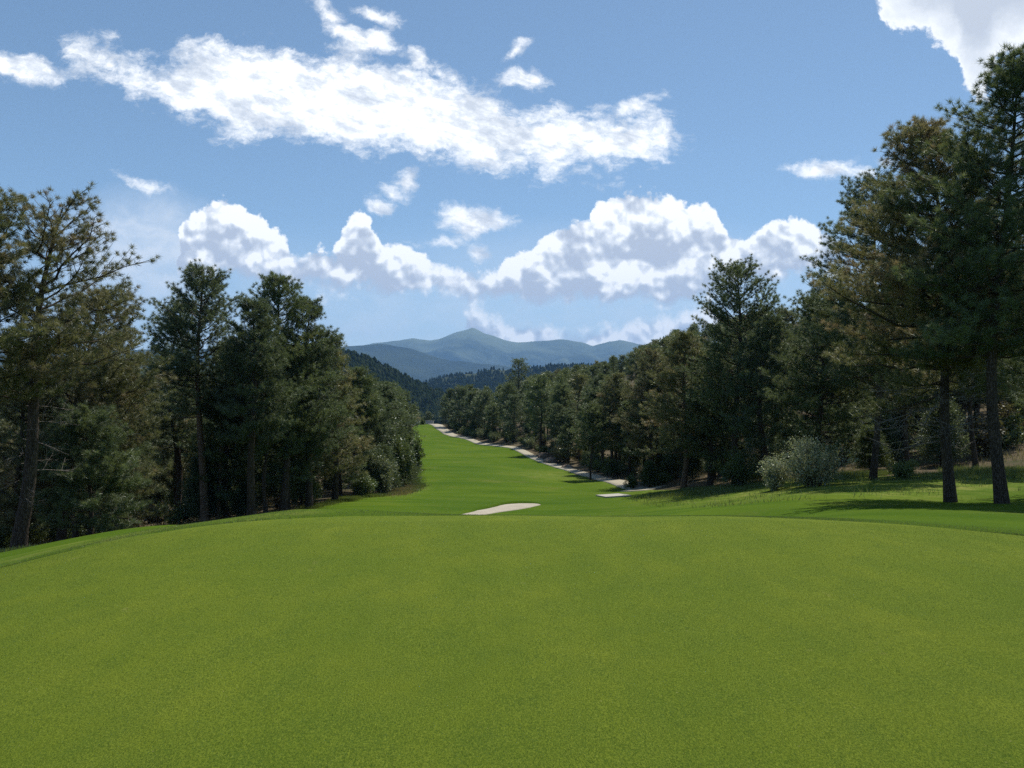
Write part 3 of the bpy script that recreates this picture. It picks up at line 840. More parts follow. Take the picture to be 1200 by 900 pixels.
# ---- shrubs
def shrub_at(seed, px, D, W, H, mat, label, n, leaf, group=None, stems=16, tc=0.5, sub='shrub'):
    X, Y = XY(px, D); return plant(sub, 'shrub', label, X, Y, shrub_meshes(seed, W, H, mat, n, leaf, stems, tintc=tc), group)
shrub_at(201, 955, 42, 3.9, 2.5, M_SAGE, 'large silvery green leafy shrub at the back of the lawn', 11000, 0.10, stems=30, tc=.65)
shrub_at(202, 906, 43.5, 2.3, 1.75, M_SAGE, 'smaller silvery shrub touching the large silvery shrub', 5500, 0.10, stems=18, tc=.62)
shrub_at(203, 447, 67, 3.6, 3.2, M_SAGE, 'grey green shrub at the wood corner beside the dry grass', 9000, 0.13, stems=22, tc=.25)
shrub_at(204, 470, 74, 3.0, 4.6, M_OAK, 'dark leafy shrub leaning over the dry grass', 9000, 0.15, stems=18)
shrub_at(205, 484, 86, 2.6, 4.2, M_OAK, 'dark leafy shrub with a spreading bough over the fairway edge', 8000, 0.16, stems=12)
shrub_at(206, 422, 62, 2.6, 2.0, M_OAK, 'low green shrub at the foot of the wood corner', 6000, 0.11)
shrub_at(207, 740, 72, 1.8, 1.2, M_OAK, 'low dark shrub on the grass beside the cart path end', 5000, 0.10)
shrub_at(208, 866, 54, 3.2, 2.4, M_OAK, 'dark leafy shrub beneath the domed pine', 8000, 0.10)
shrub_at(209, 657, 122, 4.4, 2.6, M_DRY, 'reddish tan shrub on the bank above the cart path', 5000, 0.2, tc=.2)
shrub_at(210, 495.5, 258, 1.3, 1.4, M_OAK, 'small dark shrub at the far end of the fairway', 1800, 0.5)
shrub_at(211, 1060, 43, 2.0, 0.9, M_OAK, 'low weedy shrub behind the wide olive pine', 4000, 0.10, tc=.8)
# understorey: young evergreens, copies of three
JP = [juniper_meshes(300 + k, 2.6, 4.0, (M_JUNIPER, M_NEEDLE_BLUE, M_OAK)[k]) for k in range(3)]
def young(X, Y, H, label, group):
    if bool(in_lawn(np.array([X]), np.array([Y]), -0.9)[0]): return 0
    e = empty('young_evergreen', (X, Y, hz(X, Y) - 0.05), random.uniform(0, 6.28)); s_ = H / 4.0; w = s_ * random.uniform(.9, 1.4); e.scale = (w, w, s_)
    for m_ in random.choice(JP):
        c = m_.copy(); C.objects.link(c); c.parent = e
    tag(e, label, 'young tree', group); return 1
n1 = 0
for k in range(34):
    Y = random.uniform(44, 80); n1 += young((random.uniform(-20, 400) - CX) / FOC * Y, Y, random.uniform(2.0, 4.5), 'young dark evergreen under the pines beside the green', 'young evergreens under the pines beside the green')
for k in range(40):
    Y = random.uniform(50, 92); n1 += young((random.uniform(760, 1220) - CX) / FOC * Y, Y, random.uniform(1.8, 4.5), 'young dark evergreen under the pines behind the lawn', 'young evergreens under the pines behind the lawn')
for y in np.linspace(66, 250, 40):
    yy = y + random.uniform(-2, 2); n1 += young(float(lawn_r(np.array([yy]))[0]) + random.uniform(3.2, 9), yy, random.uniform(1.5, 4.2), 'young evergreen on the bank above the cart path', 'young evergreens above the cart path')
OAKS = [shrub_meshes(330 + k, 2.4, 1.7, (M_OAK, M_SAGE, M_RUSTLEAF)[k], 1500, 0.17, 10, tintc=(.45, .15, .3)[k]) for k in range(3)]
def brush(X, Y, s_, label, group):
    if bool(in_lawn(np.array([X]), np.array([Y]), -1.9)[0]): return
    e = empty('shrub', (X, Y, hz(X, Y) - 0.05), random.uniform(0, 6.28)); e.scale = (s_ * random.uniform(.9, 1.3), s_, s_ * random.uniform(.7, 1.2))
    for m_ in random.choices(OAKS, (5, 1, 2))[0]:
        c = m_.copy(); C.objects.link(c); c.parent = e
    tag(e, label, 'shrub', group)
for y in np.linspace(72, 262, 62):
    yy = y + random.uniform(-1, 1); brush(float(lawn_r(np.array([yy]))[0]) + random.uniform(2.2, 6.5), yy, random.uniform(0.6, 1.5), 'scrubby bush on the brown bank above the cart path', 'scrubby bushes above the cart path')
for k in range(24):
    Y = random.uniform(58, 110); n1 += young((random.uniform(1080, 1240) - CX) / FOC * Y, Y, random.uniform(2.5, 5.0), 'young evergreen on the slope behind the two tall lawn edge pines', 'young evergreens on the slope behind the lawn edge pines')
for k in range(26):
    Y = random.uniform(47, 64); brush((random.uniform(770, 1210) - CX) / FOC * Y, Y, random.uniform(0.6, 1.3), 'scrubby bush under the pines at the back of the lawn', 'scrubby bushes at the back of the lawn')
for k in range(18):
    Y = random.uniform(46, 60); brush((random.uniform(60, 380) - CX) / FOC * Y, Y, random.uniform(0.5, 1.2), 'scrubby bush under the pines beside the green', 'scrubby bushes beside the green')
for js in OAKS:
    for m_ in js: bpy.data.objects.remove(m_)
for y in np.linspace(56, 250, 40):
    yy = y + random.uniform(-2, 2); n1 += young(float(lawn_l(np.array([yy]))[0]) - random.uniform(1.0, 4), yy, random.uniform(2.0, 4.5) if yy < 215 else 1.2, 'young evergreen at the wood side edge of the fairway', 'young evergreens at the fairway edge')
print('YOUNG', n1)
for js in JP:
    for m_ in js: bpy.data.objects.remove(m_)

# rocks by the path
def rock(px, D, s_, label, group=None, seed=0):
    rng = np.random.default_rng(seed); X, Y = XY(px, D)
    import bmesh
    bm = bmesh.new(); bmesh.ops.create_icosphere(bm, subdivisions=3, radius=1)
    for v in bm.verts:
        f = 0.75 + 0.5 * float(fbm(np.array([v.co.x * 1.3 + seed]), np.array([v.co.y * 1.3 + v.co.z * 2]), 3, seed)[0])
        v.co = Vector((v.co.x * f * s_[0], v.co.y * f * s_[1], max(-0.3, v.co.z) * f * s_[2]))
    me = bpy.data.meshes.new('rock'); bm.to_mesh(me); bm.free(); me.materials.append(M_ROCK)
    o = bpy.data.objects.new('rock', me); C.objects.link(o); o.location = (X, Y, hz(X, Y)); o.rotation_euler[2] = rng.uniform(0, 6)
    tag(o, label, 'rock', group)
rock(758, 74, (1.5, 1.0, 0.45), 'low tan rock beside the lower end of the cart path', seed=1)
rock(645, 122, (1.5, 1.1, 0.8), 'tan rock on the bank beside the reddish tan shrub', seed=2)
rock(637, 131, (1.1, 0.8, 0.9), 'tan rock farther up the bank above the cart path', seed=3)
rock(665, 112, (1.0, 0.8, 0.4), 'low tan rock where the cart path passes the thin pine', seed=4)

# ---- grass blades: rough bank, fringe and dry patches
def blades(name, X, Y, h, w, mat, label, tint, seed=0):
    rng = np.random.default_rng(seed); n = len(X); z = height(X, Y)
    pos = np.stack([X, Y, z - 0.03], -1); az = rng.uniform(0, math.tau, n); ln = rng.normal(0, 0.35, (n, 2)) * h[:, None]
    sd = np.stack([np.cos(az), np.sin(az), 0 * az], -1) * (w[:, None] * .5)
    tip = pos + np.concatenate([ln, h[:, None]], 1)
    v = np.stack([pos - sd, pos + sd, tip], 1).reshape(-1, 3)
    o = mesh_obj(name, v, np.arange(n * 3).reshape(-1, 3), mat, attrs={'tint': np.repeat(np.clip(tint, 0, 1), 3)})
    tag(o, label, None, None, 'stuff')
def scatter(n, y0, y1, p0, p1, f, seed):
    rng = np.random.default_rng(seed); Y = rng.uniform(y0, y1, n); X = (rng.uniform(p0, p1, n) - CX) / FOC * Y
    k = f(X, Y) > rng.uniform(0, 1, n); return X[k], Y[k]
def bankf(X, Y):
    cl = sstep(0.40, 0.62, fbm(X / 2.2, Y / 2.2, 4, 31))
    e_ = (lawn_r(Y) - X)
    nearedge = sstep(9, 1.5, e_) * (e_ > -4)
    return (X > 8) * (Y > 30) * cl * (0.03 + 0.97 * nearedge)
X, Y = scatter(420000, 24, 60, 740, 1240, bankf, 1)
rg = np.random.default_rng(5)
blades('grass', X, Y, rg.uniform(0.06, 0.30, len(X)) * (0.6 + fbm(X / 3, Y / 3, 2, 8)), np.full(len(X), 0.028), M_BLADE, 'tall weedy grass on the bank at the back of the lawn', 0.3 + 0.55 * fbm(X / 1.5, Y / 1.5, 3, 4) + rg.normal(0, .12, len(X)) - .1, 1)
def ringf(X, Y):
    g = green_r(X, Y); return (g > 1.002) * sstep(1.16, 1.01, g + (fbm(X * 1.3, Y * 1.3, 3, 12) - .5) * .16)
X, Y = scatter(260000, 8, 15, -20, 1220, ringf, 2)
blades('grass', X, Y, rg.uniform(0.03, 0.046, len(X)), np.full(len(X), 0.009), M_BLADE, 'short darker fringe of grass round the putting green', rg.normal(.5, .16, len(X)), 2)
rb = np.random.default_rng(77); Dn = 3.3 * np.exp(rb.uniform(0, 1, 420000) * math.log(11.0 / 3.3)); Xn = rb.uniform(-0.69, 0.69, 420000) * Dn
blades('grass', Xn, Dn, rb.uniform(0.036, 0.049, len(Xn)), rb.uniform(0.002, 0.004, len(Xn)) * np.clip(Dn / 4, 1, 2.5), M_TURF, 'fine clipped grass blades of the putting green', rb.normal(.45, .22, len(Xn)), 7)
def edgef(X, Y):
    return np.exp(-((X - lawn_l(Y) + 0.2) / 0.5) ** 2) * 0.9
rg2 = np.random.default_rng(3); Yl = rg2.uniform(20, 110, 60000); Xl = lawn_l(Yl) + rg2.normal(-0.3, 0.5, 60000)
blades('grass', Xl, Yl, rg.uniform(0.06, 0.28, len(Xl)), np.full(len(Xl), 0.04), M_BLADE, 'uncut grass along the foot of the woods', rg.normal(.45, .2, len(Xl)), 3)
Yl = rg2.normal(71, 2.6, 9000); Xl = -9.9 + rg2.normal(0, 0.55, 9000) - (Yl - 71) * 0.03
blades('grass', Xl, Yl, rg.uniform(0.08, 0.3, len(Xl)), np.full(len(Xl), 0.06), M_DRY, 'patch of dry orange brown grass below the dark shrubs', rg.normal(.4, .25, len(Xl)), 4)
Yl = rg2.uniform(44, 120, 60000); pxl = rg2.uniform(-20, 1220, 60000); Xl = (pxl - CX) / FOC * Yl
kp = (~in_lawn(Xl, Yl, -1)) & (fbm(Xl / 5, Yl / 5, 3, 41) > 0.5); Xl, Yl = Xl[kp], Yl[kp]
blades('grass', Xl, Yl, rg.uniform(0.1, 0.45, len(Xl)), np.full(len(Xl), 0.05), M_DRY, 'sparse dry grass growing under the woods', rg.normal(.35, .25, len(Xl)), 5)

# ------------------------------------------------------------------ far hills and mountains
def mat_hill(name, lo, hi, scale, alp=None):
    m, nt = new_mat(name); n = N(nt)
    co = n.node('ShaderNodeTexCoord').outputs['Object']
    a = n.noise(co, scale, 8, 0.68).outputs[0]; b = n.noise(co, scale * 9, 6, 0.75).outputs[0]
    c = n.mix(n.maprange(a, 0.40, 0.60), lo, hi)
    c = n.mix(n.maprange(b, 0.5, 0.65, 0, 0.5), c, tuple(x * .6 for x in lo))
    if alp:
        z = n.node('ShaderNodeSeparateXYZ'); n.put(z.inputs[0], co)
        f = n.m('ADD', z.outputs[2], n.m('MULTIPLY', n.m('SUBTRACT', a, 0.5), 2200))
        c = n.mix(n.maprange(f, alp[0], alp[1]), c, alp[2])
    surface(nt, pbsdf(n, c, 0.95, 0.1))
    return m


def ridge(name, D, sil, front, back, base, mat, label, rough, nx=900, ny=150, seed=0, sc=1.0, pxr=None):
    px = np.linspace(pxr[0], pxr[1], nx); sy = np.interp(px, *zip(*sil))
    crest = EYE - (sy - HY) / FOC * D
    t = np.concatenate([np.linspace(-1, 0, ny), np.linspace(0, 1, ny // 3)[1:]])
    PXg, T = np.meshgrid(px, t, indexing='xy')
    Yg = np.where(T < 0, D + T * front, D + T * back)
    Xg = (PXg - CX) / FOC * D * (0.75 + 0.25 * Yg / D)
    f = 1 - np.clip(np.abs(T), 0, 1) ** 0.92
    nr = fbm(Xg / sc, Yg / (sc * 1.4), 6, seed, ridged=True) - 0.62
    Z = base + (crest[None] - base) * f + nr * rough * np.abs(T) ** 0.8 * 2 * (1 - np.abs(T) ** 4)
    crest_n = (fbm(px / 14, px * 0, 4, seed + 3) - .5) * D * 0.0022
    Z += crest_n[None] * f
    o = mesh_obj(name, np.stack([Xg, Yg, Z], -1).reshape(-1, 3), grid_faces(len(t), nx), mat, smooth=True)
    tag(o, label, None, None, 'structure')
    return Xg, Yg, Z


M_H1 = mat_hill('forested_hill', (0.022, 0.034, 0.014), (0.045, 0.055, 0.024), 0.01)
M_H2 = mat_hill('forested_mountain', (0.014, 0.026, 0.017), (0.036, 0.050, 0.025), 0.0011)
M_H3 = mat_hill('high_mountain', (0.015, 0.028, 0.020), (0.050, 0.064, 0.034), 0.0007, (400, 1600, (0.17, 0.20, 0.11)))
ridge('mountain', 14000, [(-400, 420), (200, 415), (400, 410), (416, 407), (438, 402), (466, 399.6), (485, 396), (504, 399.4), (515, 397), (527, 392.5), (539, 388.3), (548, 385.6), (554, 383.4), (560, 386.5), (566, 390), (577, 392.6), (590, 398.5), (606, 401.5), (634, 399.4), (660, 397.6), (682, 401), (694, 406), (704, 403), (713, 400.6), (728, 399), (742, 401.5), (770, 410), (820, 418), (1600, 430)],
      4500, 2500, -200, M_H3, 'tall blue mountain with a pointed summit on the skyline', 760, 520, 150, 3, 1200, (-300, 1500))
ridge('mountain', 8500, [(-300, 415), (330, 408), (400, 407), (425, 404.5), (445, 403), (457, 404.5), (482, 409), (504, 416), (527, 422), (558, 425.5), (590, 428), (640, 436), (1600, 452)],
      2800, 1500, -150, M_H2, 'lower blue forested spur in front of the tall mountain', 300, 420, 120, 8, 800, (-300, 1300))
HX, HYg, HZ = ridge('hill', 2600, [(-300, 440), (400, 450), (480, 452), (505, 446), (530, 440), (555, 438), (578, 433), (600, 434), (650, 428), (760, 430), (1600, 425)],
      1100, 500, -70, M_H1, 'distant dark wooded ridge below the mountains', 40, 320, 60, 4, 300, (-200, 1400))
H2X, H2Y, H2Z = ridge('hill', 1250, [(-300, 440), (250, 430), (330, 405), (380, 411), (415, 418), (440, 427), (470, 442), (500, 457), (530, 468), (600, 490), (700, 500), (1500, 500)],
      620, 300, -58, M_H1, 'dark wooded hill sloping down in front of the mountains', 22, 320, 70, 15, 150, (-200, 900))


def forest_on(grid, n, hmin, hmax, label, pxr, seed, wfac=0.30):
    rng = np.random.default_rng(seed); Xg, Yg, Z = grid
    r = rng.integers(0, Xg.shape[0] - 1, n * 3); c = rng.integers(0, Xg.shape[1] - 1, n * 3); fr, fc = rng.uniform(0, 1, n * 3), rng.uniform(0, 1, n * 3)
    def bil(A): return (A[r, c] * (1 - fr) * (1 - fc) + A[r + 1, c] * fr * (1 - fc) + A[r, c + 1] * (1 - fr) * fc + A[r + 1, c + 1] * fr * fc)
    X, Y, Zz = bil(Xg), bil(Yg), bil(Z); px = CX + FOC * X / Y
    k = (px > pxr[0]) & (px < pxr[1]) & (fbm(X / 60, Y / 60, 3, seed) > 0.30); X, Y, Zz = X[k][:n], Y[k][:n], Zz[k][:n]; n = len(X)
    # tiered jagged cone
    prof = [(0.10, 0.75), (0.32, 1.0), (0.55, 0.88), (0.78, 0.60), (0.93, 0.30), (1.0, 0.05)]; S = 6
    a = np.linspace(0, math.tau, S, endpoint=False)
    H = rng.uniform(hmin, hmax, n); W = H * wfac * rng.uniform(.75, 1.25, n)
    V = np.empty((n, len(prof), S, 3)); rot = rng.uniform(0, 6.28, n)
    for i, (hh, rr_) in enumerate(prof):
        rad2 = W[:, None] * rr_ * rng.uniform(0.7, 1.25, (n, S))
        V[:, i, :, 0] = X[:, None] + rad2 * np.cos(a[None] + rot[:, None]); V[:, i, :, 1] = Y[:, None] + rad2 * np.sin(a[None] + rot[:, None])
        V[:, i, :, 2] = (Zz + H * hh)[:, None] - rng.uniform(0, .06, (n, S)) * H[:, None]
    f0 = grid_faces(len(prof), S, True); F = (f0[None] + (np.arange(n) * len(prof) * S)[:, None, None]).reshape(-1, 4)
    o = mesh_obj('forest', V.reshape(-1, 3), F, M_FAR, attrs={'tint': np.repeat(np.clip(rng.normal(.4, .22, n), 0, 1), len(prof) * S)})
    tag(o, label, None, None, 'stuff')


forest_on((H2X, H2Y, H2Z), 16000, 7, 13, 'far off conifer wood covering the dark hill', (330, 640), 5)
forest_on((HX, HYg, HZ), 18000, 8, 14, 'far off conifer wood covering the distant ridge', (400, 760), 6)
# wood over the ground between the fairway end and the far hills, and behind the right hillside
rg3 = np.random.default_rng(12)
gx, gy = np.meshgrid(np.linspace(-260, 330, 90), np.linspace(335, 700, 60), indexing='xy')
forest_on((gx, gy, height(gx, gy)), 2600, 8, 12, 'mass of pines in the valley beyond the fairway', (330, 1250), 8, 0.22)
gx, gy = np.meshgrid(np.linspace(-140, -52, 60), np.linspace(70, 330, 60), indexing='xy')
forest_on((gx, gy, height(gx, gy)), 900, 8, 12, 'mass of pines down the slope behind the wood', (-40, 470), 9, 0.22)

# ------------------------------------------------------------------ air
import bmesh
bm = bmesh.new(); bmesh.ops.create_cube(bm, size=1)
lo = Vector((-18500, -18300, -320)); hi = Vector((18500, 18500, 1750))
for v in bm.verts: v.co = Vector([lo[i] if v.co[i] < 0 else hi[i] for i in range(3)])
me = bpy.data.meshes.new('haze'); bm.to_mesh(me); bm.free()
hm = bpy.data.materials.new('air'); hm.use_nodes = True; nt = hm.node_tree; nt.nodes.clear()
pv = nt.nodes.new('ShaderNodeVolumePrincipled'); pv.inputs['Color'].default_value = (0.29, 0.56, 1.0, 1); pv.inputs['Density'].default_value = 5.4e-5
pv.inputs['Anisotropy'].default_value = 0.0
ou = nt.nodes.new('ShaderNodeOutputMaterial'); nt.links.new(pv.outputs[0], ou.inputs['Volume'])
me.materials.append(hm); ho = bpy.data.objects.new('haze', me); C.objects.link(ho); tag(ho, 'thin blue haze in the air', None, None, 'stuff')

# ------------------------------------------------------------------ sky, clouds, sun
SUN_EL, SUN_AZ = math.radians(61), math.radians(30)     # azimuth to the right of +Y
w = bpy.data.worlds.new('World'); bpy.context.scene.world = w; w.use_nodes = True
nt = w.node_tree; nt.nodes.clear(); n = N(nt)
sky = n.node('ShaderNodeTexSky', sky_type='NISHITA'); sky.sun_disc = False
sky.sun_elevation = SUN_EL; sky.sun_rotation = SUN_AZ; sky.altitude = 2100; sky.air_density = 1.0; sky.dust_density = 0.6; sky.ozone_density = 1.5
tc = n.node('ShaderNodeTexCoord').outputs['Generated']
sp = n.node('ShaderNodeSeparateXYZ'); n.put(sp.inputs[0], tc)
yy = n.m('MAXIMUM', sp.outputs[1], 0.05)
u0 = n.m('DIVIDE', sp.outputs[0], yy); v0 = n.m('DIVIDE', sp.outputs[2], yy)      # tangent-plane coordinates about +Y
front = n.maprange(sp.outputs[1], 0.25, 0.45)


def comb(a, b, c=0.0):
    k = n.node('ShaderNodeCombineXYZ'); n.put(k.inputs[0], a); n.put(k.inputs[1], b); n.put(k.inputs[2], c); return k.outputs[0]


uv = comb(u0, v0)
# ragged displacement of the outlines
wn = n.noise(uv, 26, 7, 0.62, '2D'); ws = n.node('ShaderNodeSeparateColor'); n.put(ws.inputs[0], wn.outputs['Color'])
wn2 = n.noise(uv, 7, 2, 0.5, '2D'); ws2 = n.node('ShaderNodeSeparateColor'); n.put(ws2.inputs[0], wn2.outputs['Color'])
AMP, AMP2 = 0.024, 0.014
u1 = n.m('ADD', u0, n.m('ADD', n.m('MULTIPLY', n.m('SUBTRACT', ws.outputs[0], 0.5), AMP), n.m('MULTIPLY', n.m('SUBTRACT', ws2.outputs[0], 0.5), AMP2)))
v1 = n.m('ADD', v0, n.m('ADD', n.m('MULTIPLY', n.m('SUBTRACT', ws.outputs[1], 0.5), AMP), n.m('MULTIPLY', n.m('SUBTRACT', ws2.outputs[1], 0.5), AMP2 * .6)))
U = lambda px: (px - CX) / FOC
V_ = lambda py: (HY - py) / FOC
uc = n.maprange(u1, U(-60), U(1260))


def curve(pts, inp=None):
    c = n.node('ShaderNodeFloatCurve'); cm = c.mapping; cv = cm.curves[0]
    pts = [((px + 60) / 1320, (600 - py) / 600 * 1.0) for px, py in pts]
    while len(cv.points) < len(pts): cv.points.new(0.5, 0.5)
    for p, (a, b) in zip(cv.points, sorted(pts)): p.location = (a, max(0, min(1, b))); p.handle_type = 'AUTO_CLAMPED'
    cm.update(); n.put(c.inputs['Value'], inp or uc)
    # value 0..1 -> py 600..0 -> v
    return n.maprange(c.outputs[0], 0, 1, V_(600), V_(0))


def band(top, bot):
    T, B = curve(top), curve(bot)
    dt = n.m('SUBTRACT', T, v1); db = n.m('SUBTRACT', v1, B)
    return dt, db


def smin(a, b, k=0.004): return n.m('SMOOTH_MIN', a, b, k)
def smax(a, b, k=0.004): return n.m('SMOOTH_MAX', a, b, k)


def ell(px, py, rx, ry, rot=0.0):
    cu, cv_ = U(px), V_(py); a, b = rx / FOC, ry / FOC
    du, dv = n.m('SUBTRACT', u1, cu), n.m('SUBTRACT', v1, cv_)
    if rot:
        c, s_ = math.cos(math.radians(rot)), math.sin(math.radians(rot))
        x = n.m('ADD', n.m('MULTIPLY', du, c), n.m('MULTIPLY', dv, s_)); y = n.m('SUBTRACT', n.m('MULTIPLY', dv, c), n.m('MULTIPLY', du, s_))
    else: x, y = du, dv
    q = n.m('SQRT', n.m('ADD', n.m('POWER', n.m('DIVIDE', x, a), 2.0), n.m('POWER', n.m('DIVIDE', y, b), 2.0)))
    return n.m('MULTIPLY', n.m('SUBTRACT', 1.0, q), min(a, b) * 1.0)


# billows: rounded puffs with sharp creases between them, and the same a little way toward the sun
ub = n.m('ADD', u0, n.m('MULTIPLY', n.m('SUBTRACT', ws.outputs[0], 0.5), 0.010)); vb = n.m('ADD', v0, n.m('MULTIPLY', n.m('SUBTRACT', ws.outputs[1], 0.5), 0.010))
def billow(a, b, sc_, det=5, ro=0.57):
    t_ = n.node('ShaderNodeTexVoronoi', voronoi_dimensions='2D', feature='SMOOTH_F1'); t_.normalize = True
    for k_, v_ in (('Scale', sc_), ('Detail', det), ('Roughness', ro), ('Smoothness', 0.45), ('Lacunarity', 2.2)): t_.inputs[k_].default_value = v_
    n.put(t_.inputs['Vector'], comb(a, b)); return n.m('SUBTRACT', 1.0, t_.outputs['Distance'])
BS = 14
bl0 = billow(ub, vb, BS)
bl1 = billow(n.m('ADD', ub, 0.0030), n.m('ADD', vb, 0.0065), BS)
bl2 = billow(n.m('ADD', ub, 0.008), n.m('ADD', vb, 0.018), BS, 2)
relief = n.m('SUBTRACT', bl0, bl1)
relief_m = n.m('SUBTRACT', billow(ub, vb, 33, 1.5), billow(n.m('ADD', ub, 0.003), n.m('ADD', vb, 0.008), 33, 1.5))
relief2 = n.m('SUBTRACT', billow(ub, vb, BS, 2), bl2)
puff = n.m('MULTIPLY', n.m('SUBTRACT', bl0, 0.685), 0.095)

# cumulus bank
dt, db = band([(-60, 420), (196, 420), (205, 300), (215, 262), (240, 241), (270, 233), (300, 246), (330, 272), (352, 296), (385, 301), (400, 288), (410, 262), (426, 253), (440, 274), (462, 290), (500, 299), (535, 306), (562, 316), (582, 320),
               (600, 300), (625, 278), (655, 260), (686, 258), (694, 235), (715, 224), (760, 222), (792, 226), (806, 240), (838, 243), (853, 268), (880, 272), (900, 263), (930, 256), (962, 258), (980, 272), (996, 330), (1010, 420), (1260, 420)],
              [(-60, 330), (205, 328), (300, 332), (360, 337), (420, 348), (500, 345), (560, 350), (620, 355), (680, 356), (720, 362), (780, 364), (830, 350), (870, 336), (920, 330), (950, 322), (1000, 305), (1260, 300)])
bank_d = smin(dt, n.m('MULTIPLY', n.m('ADD', db, 0.009), 0.8))
low_t, low_b = band([(-60, 480), (530, 480), (541, 380), (552, 364), (575, 362), (590, 366), (604, 377), (640, 372), (665, 375), (690, 382), (720, 372), (760, 364), (800, 360), (840, 366), (860, 480), (1260, 480)],
                    [(-60, 430), (600, 430), (1260, 430)])
low_d = smin(low_t, low_b)
up_t, up_b = band([(-60, 160), (52, 160), (62, 58), (78, 45), (110, 46), (150, 57), (178, 70), (196, 74), (212, 56), (240, 49), (290, 51), (340, 62), (368, 70), (388, 54), (420, 58), (440, 74), (480, 80), (540, 93), (572, 106), (610, 128), (660, 124), (700, 132), (760, 134), (800, 142), (816, 156), (824, 330), (1260, 330)],
                  [(-60, 64), (62, 66), (100, 84), (150, 108), (200, 127), (250, 148), (290, 170), (330, 158), (400, 175), (480, 180), (500, 188), (560, 196), (620, 203), (690, 203), (740, 196), (780, 180), (818, 160), (1260, 150)])
up_d = smin(up_t, n.m('MULTIPLY', up_b, 0.9))
tr_t, tr_b = band([(-60, 0), (1260, 0)], [(-60, 0), (1018, 0), (1030, 12), (1045, 30), (1075, 44), (1100, 50), (1120, 70), (1133, 108), (1148, 112), (1165, 84), (1185, 70), (1260, 60)])
tr_d = n.m('MULTIPLY', n.m('MINIMUM', tr_b, n.m('SUBTRACT', u1, U(1026))), 0.9)
smalls = [(32, 79, 46, 19, -12), (553, 258, 46, 21, 0), (516, 284, 24, 7, 0), (476, 214, 13, 21, 0), (446, 240, 16, 11, -20), (462, 226, 10, 10, 0), (978, 198, 44, 13, 0), (1041, 188, 14, 6, 0), (1086, 177, 9, 8, 0),
          (382, 12, 36, 11, -40), (408, 42, 32, 13, -35), (452, 52, 28, 15, -20), (488, 70, 20, 12, -60), (610, 91, 32, 13, -12), (604, 60, 16, 6, 40), (180, 222, 22, 6, -15), (148, 211, 10, 5, -20), (440, 18, 26, 6, -20),
          (740, 126, 40, 9, 22), (925, 195, 14, 4, 0), (560, 297, 12, 8, 0)]
sm_d = None
for e_ in smalls:
    q = ell(*e_); sm_d = q if sm_d is None else n.m('MAXIMUM', sm_d, q)

fib = n.noise(comb(n.m('MULTIPLY', u1, 1.0), n.m('MULTIPLY', v1, 1.8)), 15, 8, 0.66, '2D').outputs[0]
fibp = n.m('MULTIPLY', n.m('SUBTRACT', fib, 0.5), 0.085)
fibq = n.m('MULTIPLY', n.m('SUBTRACT', fib, 0.5), 0.030)
D_cum = n.m('ADD', n.m('MAXIMUM', bank_d, low_d), puff)
fib2 = n.noise(comb(n.m('MULTIPLY', ub, 1.0), n.m('MULTIPLY', vb, 2.2)), 48, 6, 0.68, '2D').outputs[0]
D_up = n.m('ADD', n.m('MINIMUM', up_d, 0.034), n.m('ADD', fibp, n.m('MULTIPLY', n.m('SUBTRACT', fib2, 0.5), 0.024)))
D_tr = n.m('ADD', tr_d, n.m('ADD', fibq, puff))
D_sm = n.m('ADD', n.m('MULTIPLY', sm_d, 0.9), n.m('MULTIPLY', fibp, 0.42))
a_cum = n.maprange(D_cum, 0.0, n.maprange(db, 0.0, 0.05, 0.026, 0.009), smooth=True)
a_up = n.maprange(D_up, -0.009, 0.026, smooth=True)
a_tr = n.maprange(D_tr, -0.001, 0.012, smooth=True)
a_sm = n.maprange(D_sm, -0.003, 0.012, smooth=True)
alpha = n.m('MAXIMUM', n.m('MAXIMUM', a_cum, a_up), n.m('MAXIMUM', a_tr, a_sm))
alpha = n.m('MULTIPLY', alpha, front)
# brightness of the cloud: bright tops and thin rims, grey thick undersides
shn = n.noise(comb(ub, n.m('MULTIPLY', vb, 1.25)), 10.0, 2.5, 0.5, '2D').outputs[0]
rim = n.m('POWER', 2.718, n.m('MULTIPLY', n.m('MAXIMUM', D_cum, 0.0), -60.0))
topl = n.m('POWER', 2.718, n.m('MULTIPLY', n.m('MAXIMUM', dt, 0.0), -26.0))
lit_c = n.m('ADD', n.m('ADD', n.m('MULTIPLY', rim, 0.38), n.m('ADD', n.m('MULTIPLY', relief, 2.6), n.m('MULTIPLY', relief_m, 2.6))), n.m('MULTIPLY', n.m('SUBTRACT', shn, 0.5), 1.5))
lit_c = n.m('ADD', lit_c, n.m('ADD', n.m('MULTIPLY', relief2, 4.2), n.m('MULTIPLY', topl, 0.38)))
lit_c = n.m('ADD', lit_c, 0.47)
under = n.maprange(db, 0.0, 0.055, 0.45, 0.0, True)
lit_c = n.m('SUBTRACT', lit_c, n.m('MULTIPLY', under, n.maprange(low_d, -0.01, 0.002, 1.0, 0.0)))
lit_c = n.m('MINIMUM', n.m('MAXIMUM', lit_c, 0.0), 1.0)
cr_, sr_ = math.cos(math.radians(16)), math.sin(math.radians(16))
su = n.m('SUBTRACT', n.m('MULTIPLY', ub, cr_), n.m('MULTIPLY', vb, sr_)); sv = n.m('ADD', n.m('MULTIPLY', ub, sr_), n.m('MULTIPLY', vb, cr_))
stk = n.noise(comb(su, n.m('MULTIPLY', sv, 2.6)), 17, 7, 0.66, '2D').outputs[0]
